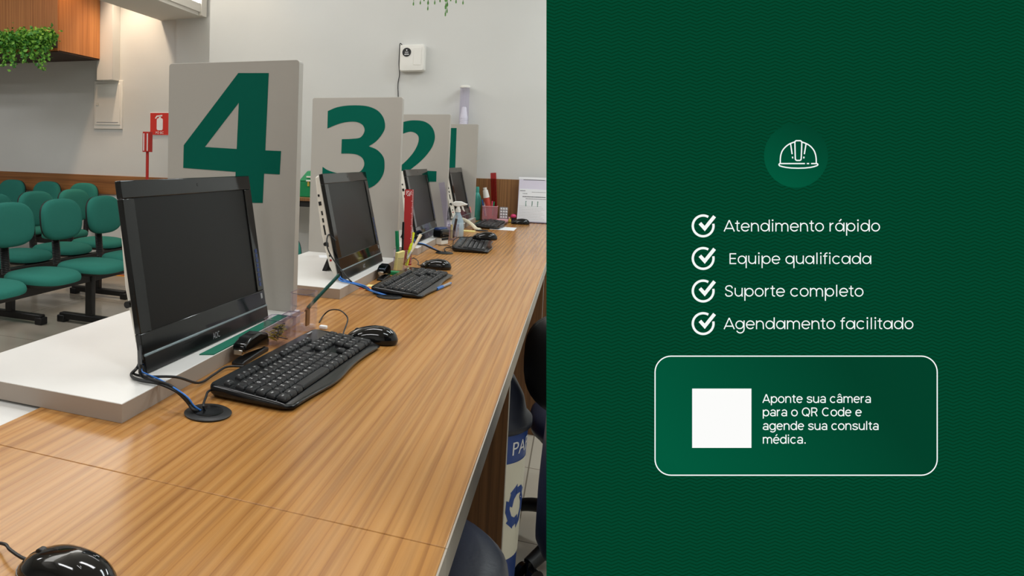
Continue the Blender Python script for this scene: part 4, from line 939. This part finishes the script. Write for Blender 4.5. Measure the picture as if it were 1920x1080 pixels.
# ------------------------------------------------------------------ added glowing board, stand-in for the flat graphic overlay
DB = .68
def glow_mat(name, kind, a=None, b=None):
    m = bpy.data.materials.new(name); m.use_nodes = True; nt = m.node_tree; bs = nt.nodes['Principled BSDF']; L = nt.links.new; N = nt.nodes.new
    bs.inputs['Base Color'].default_value = (.002, .002, .002, 1); bs.inputs['Roughness'].default_value = .6; bs.inputs['Specular IOR Level'].default_value = 0.0
    bs.inputs['Emission Strength'].default_value = 1.0  # graphic's flat colours put in as glow, independent of the room lamps
    tc = N('ShaderNodeTexCoord'); sp = N('ShaderNodeSeparateXYZ'); L(tc.outputs['Object'], sp.inputs[0])
    def mth(op, x, y=None, z=None):
        q = N('ShaderNodeMath'); q.operation = op
        for i, v in enumerate((x, y, z)):
            if v is None: continue
            if isinstance(v, (int, float)): q.inputs[i].default_value = v
            else: L(v, q.inputs[i])
        return q.outputs[0]
    r = N('ShaderNodeValToRGB'); e = r.color_ramp.elements
    if kind == 'zigzag':
        pxm = DB/FPX; PX_, PY_ = 26.7*pxm, 6.62*pxm
        t1 = mth('PINGPONG', sp.outputs[0], PX_/2); t2 = mth('MULTIPLY_ADD', t1, 5.0*pxm/(PX_/2), sp.outputs[1])
        fr = mth('FRACT', mth('DIVIDE', t2, PY_)); dd = mth('ABSOLUTE', mth('SUBTRACT', fr, .5))
        e[0].position = .06; e[0].color = rgb(0, 55, 30); e[1].position = .26; e[1].color = rgb(0, 69, 45); L(dd, r.inputs[0])
    else:
        (x0, y0), (x1, y1) = a, b; dx, dy = x1-x0, y1-y0; l2 = dx*dx+dy*dy
        f = mth('MULTIPLY_ADD', sp.outputs[0], dx/l2, -(x0*dx+y0*dy)/l2); f = mth('MULTIPLY_ADD', sp.outputs[1], dy/l2, f); L(f, r.inputs[0])
        e[0].position = 0; e[0].color = rgb(0, 88, 60); e[1].position = 1; e[1].color = rgb(0, 63, 41)
    L(r.outputs[0], bs.inputs['Emission Color']); M[name] = m
m = mat('glow_white', (2, 2, 2), .6, spec=0, emis=(252, 252, 250), estr=1.0)
m = mat('glow_text', (2, 2, 2), .6, spec=0, emis=(244, 250, 246), estr=1.0)
C0 = CAMP+fw*DB; cxm = (1480-CX)/FPX*DB
ybm = (FLOOR-(C0.z+RT.z*cxm))/UP.z+.03
O = C0+RT*cxm+UP*ybm
t = empty('added_graphic_board', O); t.rotation_mode = 'QUATERNION'; t.rotation_quaternion = ROT.to_quaternion()
tag(t, 'added glowing board standing in for a flat dark green graphic with white lettering and a helmet symbol', 'graphic stand-in')
k_ = DB/FPX
def S(u, v): return ((u-CX)*k_-cxm, -(v-CY)*k_-ybm)
def bq(u0, v0, u1, v1): a = S(u0, v1); b_ = S(u1, v0); return a[0], b_[0], a[1], b_[1]
x0, x1, _, y1 = bq(1025.4, -60, 1985, 1000); y0 = 0
MB().prism([(x0, y0), (x1, y0), (x1, y1), (x0, y1)], -.0012, 0).build('screen', None or (glow_mat('glow_zigzag', 'zigzag') or 'glow_zigzag'), t, smooth_deg=0)  # face of the added board, glowing in the graphic's green
c = .016
MB().hexa([(x0+c, y0+c, -.028), (x1-c, y0+c, -.028), (x1-c, y1-c, -.028), (x0+c, y1-c, -.028), (x0+.0002, y0, -.0012), (x1, y0, -.0012), (x1, y1, -.0012), (x0+.0002, y1, -.0012)]).build('housing', 'matte_black', t)
xs = x1-.18
MB().bar((xs, .9, -.03), (xs, -.02, -.30), .05, .015, (1, 0, 0)).build('rear_prop', 'black_metal', t)
for xx in (x0+.10, x1-.14): MB().box(xx-.03, xx+.03, -.028, .0, -.02, -.0008) .build('foot', 'matte_black', t)
for o_ in [q for q in t.children if q.name.startswith('foot')]:
    for v in o_.data.vertices: v.co = (v.co.x, -.026+(.026 if v.co.z > -.002 else 0), v.co.y)
def flat(mb, poly, z): v = [mb._v((x, y, z)) for x, y in poly]; mb._f(v)
def ribbon(mb, pts, wd, z, closed=False, mapf=None):
    P = [Vector(p[:2]) for p in pts]; n = len(P); off = []
    for i in range(n):
        a_ = P[(i-1) % n] if (closed or i) else P[0]; b2 = P[(i+1) % n] if (closed or i < n-1) else P[-1]
        d1 = (P[i]-a_); d2 = (b2-P[i]); d1 = d1.normalized() if d1.length > 1e-9 else d2.normalized(); d2 = d2.normalized() if d2.length > 1e-9 else d1
        nn = Vector((-(d1+d2).y, (d1+d2).x)); nn = nn.normalized() if nn.length > 1e-6 else Vector((-d1.y, d1.x)); cs = max(.45, nn.dot(Vector((-d1.y, d1.x)))); off.append(nn*(wd/2/cs))
    A = [mb._v(((P[i]+off[i]).x, (P[i]+off[i]).y, z)) for i in range(n)]; B = [mb._v(((P[i]-off[i]).x, (P[i]-off[i]).y, z)) for i in range(n)]
    for i in range(n if closed else n-1): j = (i+1) % n; mb._f([A[i], B[i], B[j], A[j]])
def disc(mb, c_, r, z, n=48): flat(mb, [(c_[0]+r*math.cos(2*math.pi*i/n), c_[1]+r*math.sin(2*math.pi*i/n)) for i in range(n)], z)
# round badge with the helmet
ce = S(1492, 292); rd = 60*k_
glow_mat('glow_badge', 'grad', (ce[0]-rd*.5, ce[1]-rd), (ce[0]+rd*.5, ce[1]+rd))
g = MB(); disc(g, ce, rd, .0004, 64); badge = g.build('round_badge', 'glow_badge', t, smooth_deg=0)
def hz(pts, sm=True):
    q = [S(1420+x/8.307, 230+y/8.307) for x, y in pts]
    return [(v.x, v.y) for v in smooth([(a_, b2, 0) for a_, b2 in q], 5)] if sm and len(q) > 2 else q
g = MB(); lw = 2.3*k_
for pts, sm, cl_ in (([(347, 634), (348, 560), (358, 495), (385, 430), (440, 368), (500, 328), (570, 302)], True, False), ([(907, 634), (905, 560), (894, 495), (868, 430), (815, 368), (752, 328), (682, 302)], True, False),
                     ([(574, 310), (578, 292), (594, 282), (660, 282), (676, 292), (682, 310), (678, 440), (672, 565), (666, 582), (650, 589), (605, 589), (588, 582), (581, 565), (577, 440)], False, True),
                     ([(508, 330), (531, 492)], False, False), ([(748, 330), (721, 492)], False, False), ([(536, 530), (541, 558)], False, False), ([(716, 530), (711, 558)], False, False),
                     ([(345, 638), (730, 638)], False, False), ([(760, 638), (796, 638)], False, False), ([(826, 638), (910, 638)], False, False),
                     ([(347, 634), (332, 642), (326, 656), (336, 672), (380, 686), (440, 698), (520, 707), (625, 710), (730, 707), (815, 698), (870, 686), (918, 670), (932, 656), (926, 642), (907, 634)], False, False)):
    ribbon(g, hz(pts, sm), lw, .0009, cl_)
g.build('helmet_symbol', 'glow_text', t, smooth_deg=0)
# stroke lettering for the four lines (geometric round letters)
def arc(cx, cy, r, a0, a1, n=None, ry=None):
    n = n or max(4, int(abs(a1-a0)/11)); ry = ry or r
    return [(cx+r*math.cos(R_(a0+(a1-a0)*i/n)), cy+ry*math.sin(R_(a0+(a1-a0)*i/n))) for i in range(n+1)]
h = .274; r = .238
GL = {
 'a': (.669, [arc(.31, h, r, 0, 360, 32), [(.585, 0), (.585, .548)]]),
 'd': (.669, [arc(.31, h, r, 0, 360, 32), [(.585, 0), (.585, .74)]]),
 'q': (.669, [arc(.31, h, r, 0, 360, 32), [(.585, -.26), (.585, .548)]]),
 'p': (.669, [arc(.36, h, r, 0, 360, 32), [(.085, -.26), (.085, .548)]]),
 'g': (.669, [arc(.31, h, r, 0, 360, 32), [(.585, .548), (.585, -.0)]+arc(.345, -.0, .24, 0, -155, 14, .235)]),
 'o': (.624, [arc(.312, h, r+.005, 0, 360, 32)]),
 'e': (.617, [[(.075, h), (.555, h)], arc(.312, h, r+.005, 0, 322, 30)]),
 'c': (.594, [arc(.312, h, r+.005, 42, 318, 26)]),
 'n': (.609, [[(.085, 0), (.085, .548)], [(.085, .30)]+arc(.295, .30, .21, 180, 0, 16, .212)+[(.505+.015, 0)]]),
 'm': (.93, [[(.085, 0), (.085, .548)], [(.085, .31)]+arc(.272, .31, .187, 180, 0, 14, .202)+[(.459, 0)], [(.459, .31)]+arc(.646, .31, .187, 180, 0, 14, .202)+[(.833, 0)]]),
 'u': (.609, [[(.52, 0), (.52, .548)], [(.085, .548)]+arc(.3, .25, .215, 180, 360, 16, .215)+[(.52, .3)]]),
 'r': (.365, [[(.085, 0), (.085, .548)], [(.085, .29)]+arc(.30, .29, .215, 180, 92, 8, .222)]),
 't': (.345, [[(.155, .68), (.155, .14)]+arc(.265, .14, .11, 180, 275, 6, .105)+[(.31, .034)], [(.02, .514), (.30, .514)]]),
 'i': (.25, [[(.125, 0), (.125, .548)]]), 'l': (.25, [[(.125, 0), (.125, .74)]]),
 'f': (.33, [[(.14, 0), (.14, .58)]+arc(.26, .58, .12, 180, 95, 6, .13)+[(.31, .71)], [(.02, .514), (.29, .514)]]),
 'E': (.56, [[(.53-.03, .665), (.105, .665), (.105, .034), (.53-.03, .034)], [(.105, .36), (.47, .36)]]),
 'A': (.70, [[(.03, 0), (.335, .68)], [(.365, .68), (.67, 0)], [(.135, .19), (.565, .19)], [(.31, .68), (.39, .68)]]),
 'S': (.62, [[(v.x, v.y) for v in smooth([(.52, .52, 0), (.49, .62, 0), (.40, .672, 0), (.29, .675, 0), (.17, .63, 0), (.115, .52, 0), (.17, .42, 0), (.31, .36, 0), (.45, .30, 0), (.525, .19, 0), (.47, .075, 0), (.32, .03, 0), (.17, .06, 0), (.095, .19, 0)], 5)]]),
 ' ': (.27, []),
}
hi = .273
GI = {
 'a': (.56, [[(.475, 0), (.475, .37)]+arc(.29, .37, .185, 8, 158, 12, .155), arc(.275, .155, .195, 0, 360, 24, .125)]),
 'p': (.61, [arc(.315, hi, .225, 0, 360, 28, .245), [(.085, -.2), (.085, .546)]]), 'd': (.61, [arc(.295, hi, .225, 0, 360, 28, .245), [(.525, 0), (.525, .745)]]),
 'g': (.61, [arc(.295, hi, .225, 0, 360, 28, .245), [(.525, .546), (.525, -.0)]+arc(.31, -.0, .215, 0, -150, 12, .17)]),
 'o': (.60, [arc(.30, hi, .235, 0, 360, 30, .245)]), 'e': (.58, [[(.07, .29), (.515, .29)], arc(.295, hi, .225, 4, 318, 28, .245)]), 'c': (.56, [arc(.295, hi, .225, 45, 315, 24, .245)]),
 'n': (.59, [[(.09, 0), (.09, .546)], [(.09, .32)]+arc(.295, .33, .20, 180, 0, 14, .19)+[(.495, 0)]]),
 'm': (.87, [[(.09, 0), (.09, .546)], [(.09, .33)]+arc(.262, .33, .172, 180, 0, 12, .185)+[(.434, 0)], [(.434, .33)]+arc(.606, .33, .172, 180, 0, 12, .185)+[(.778, 0)]]),
 'u': (.59, [[(.50, 0), (.50, .546)], [(.09, .546)]+arc(.29, .22, .20, 180, 360, 14, .19)+[(.50, .3)]]),
 'r': (.38, [[(.09, 0), (.09, .546)], [(.09, .32)]+arc(.28, .32, .19, 180, 80, 7, .19)]),
 't': (.36, [[(.17, .67), (.17, .15)]+arc(.27, .15, .10, 180, 280, 6, .115)+[(.325, .04)], [(.03, .51), (.32, .51)]]),
 'i': (.24, [[(.12, 0), (.12, .546)]]), 'l': (.24, [[(.12, 0), (.12, .745)]]),
 's': (.53, [[(v.x, v.y) for v in smooth([(.45, .40, 0), (.41, .475, 0), (.27, .508, 0), (.13, .47, 0), (.095, .39, 0), (.16, .315, 0), (.30, .27, 0), (.43, .22, 0), (.465, .14, 0), (.40, .065, 0), (.27, .035, 0), (.13, .065, 0), (.07, .155, 0)], 5)]]),
 'A': (.68, [[(.05, 0), (.325, .70)], [(.355, .70), (.63, 0)], [(.15, .21), (.53, .21)], [(.30, .69), (.38, .69)]]),
 'C': (.73, [arc(.375, .363, .29, 48, 312, 26, .325)]), 'Q': (.76, [arc(.38, .363, .30, 0, 360, 32, .325), [(.42, .19), (.62, -.03)]]),
 'R': (.64, [[(.10, 0), (.10, .727)], [(.10, .685), (.36, .685)]+arc(.36, .515, .17, 90, -90, 12)+[(.10, .345)], [(.36, .345), (.55, 0)]]),
 '.': (.28, []), ' ': (.28, [])}
ACC = {'á': ('a', 1), 'â': ('a', 2), 'é': ('e', 1)}
def line_text(mb, txt, x, base, width, z, stroke=.069, F_=None, inter=False):
    G_ = GI if inter else GL
    adv = sum(G_[ACC.get(ch, (ch,))[0]][0] for ch in txt); em = width/(adv-.1)
    x -= .03*em
    for ch in txt:
        w_, st = G_[ACC.get(ch, (ch,))[0]]
        for pl in st:
            q = [(x+a_*em, base+b2*em) for a_, b2 in pl]; cl_ = len(pl) > 20 and abs(pl[0][0]-pl[-1][0])+abs(pl[0][1]-pl[-1][1]) < 1e-6
            if cl_: q = q[:-1]
            ribbon(mb, q, stroke*em, z, cl_)
        if ch == 'i': disc(mb, (x+w_/2*em, base+.70*em), .055*em, z, 16)
        if ch == '.': disc(mb, (x+.14*em, base+.055*em), .06*em, z, 16)
        if ch in 'áé': ribbon(mb, [(x+(w_/2-.05)*em, base+.63*em), (x+(w_/2+.09)*em, base+.77*em)], .075*em, z)
        if ch == 'â': ribbon(mb, [(x+(w_/2-.14)*em, base+.63*em), (x+w_/2*em, base+.75*em), (x+(w_/2+.14)*em, base+.63*em)], .065*em, z)
        x += w_*em
for txt, ux0, ux1, vb in (('Atendimento rápido', 1357, 1648, 434), ('Equipe qualificada', 1366, 1632, 495), ('Suporte completo', 1357.5, 1617, 556), ('Agendamento facilitado', 1357, 1710.5, 617)):
    g = MB(); a_ = S(ux0, vb); line_text(g, txt, a_[0], a_[1], (ux1-ux0)*k_, .0006); g.build('text_line', 'glow_text', t, smooth_deg=0)
for vb in (423.5, 484.5, 545.5, 606.5):
    g = MB(); c_ = S(1317.7, vb)
    ribbon(g, arc(c_[0], c_[1], 19.4*k_, 60, 372, 40), 4.4*k_, .0006)
    ribbon(g, [S(1311.5, vb-5), S(1320.5, vb+5), S(1339, vb-18)], 6.6*k_, .0007)
    g.build('check_mark', 'glow_text', t, smooth_deg=0)
# framed box with white square and notice
xa, xb2, ya, yb2 = bq(1227.5, 667.5, 1756, 890.5)
glow_mat('glow_box', 'grad', (xa+.03, ya), (xb2-.09, yb2))
g = MB(); flat(g, rrect(xa, xb2, ya, yb2, 30*k_, 10), .0004); g.build('framed_box', 'glow_box', t, smooth_deg=0)
g = MB(); ribbon(g, rrect(xa, xb2, ya, yb2, 30*k_, 10), 2.2*k_, .0007, True); g.build('box_border', 'glow_text', t, smooth_deg=0)
q = bq(1297, 728.3, 1408, 839.3); g = MB(); flat(g, [(q[0], q[2]), (q[1], q[2]), (q[1], q[3]), (q[0], q[3])], .0007); g.build('white_square', 'glow_white', t, smooth_deg=0)
for txt, vb, u1 in (('Aponte sua câmera', 755, 1631), ('para o QR Code e', 780, 1613.5), ('agende sua consulta', 805.7, 1645.5), ('médica.', 831.3, 1510)):
    g = MB(); a_ = S(1429, vb); line_text(g, txt, a_[0], a_[1], (u1-1429)*k_, .0007, .088, inter=True); g.build('notice_text', 'glow_text', t, smooth_deg=0)
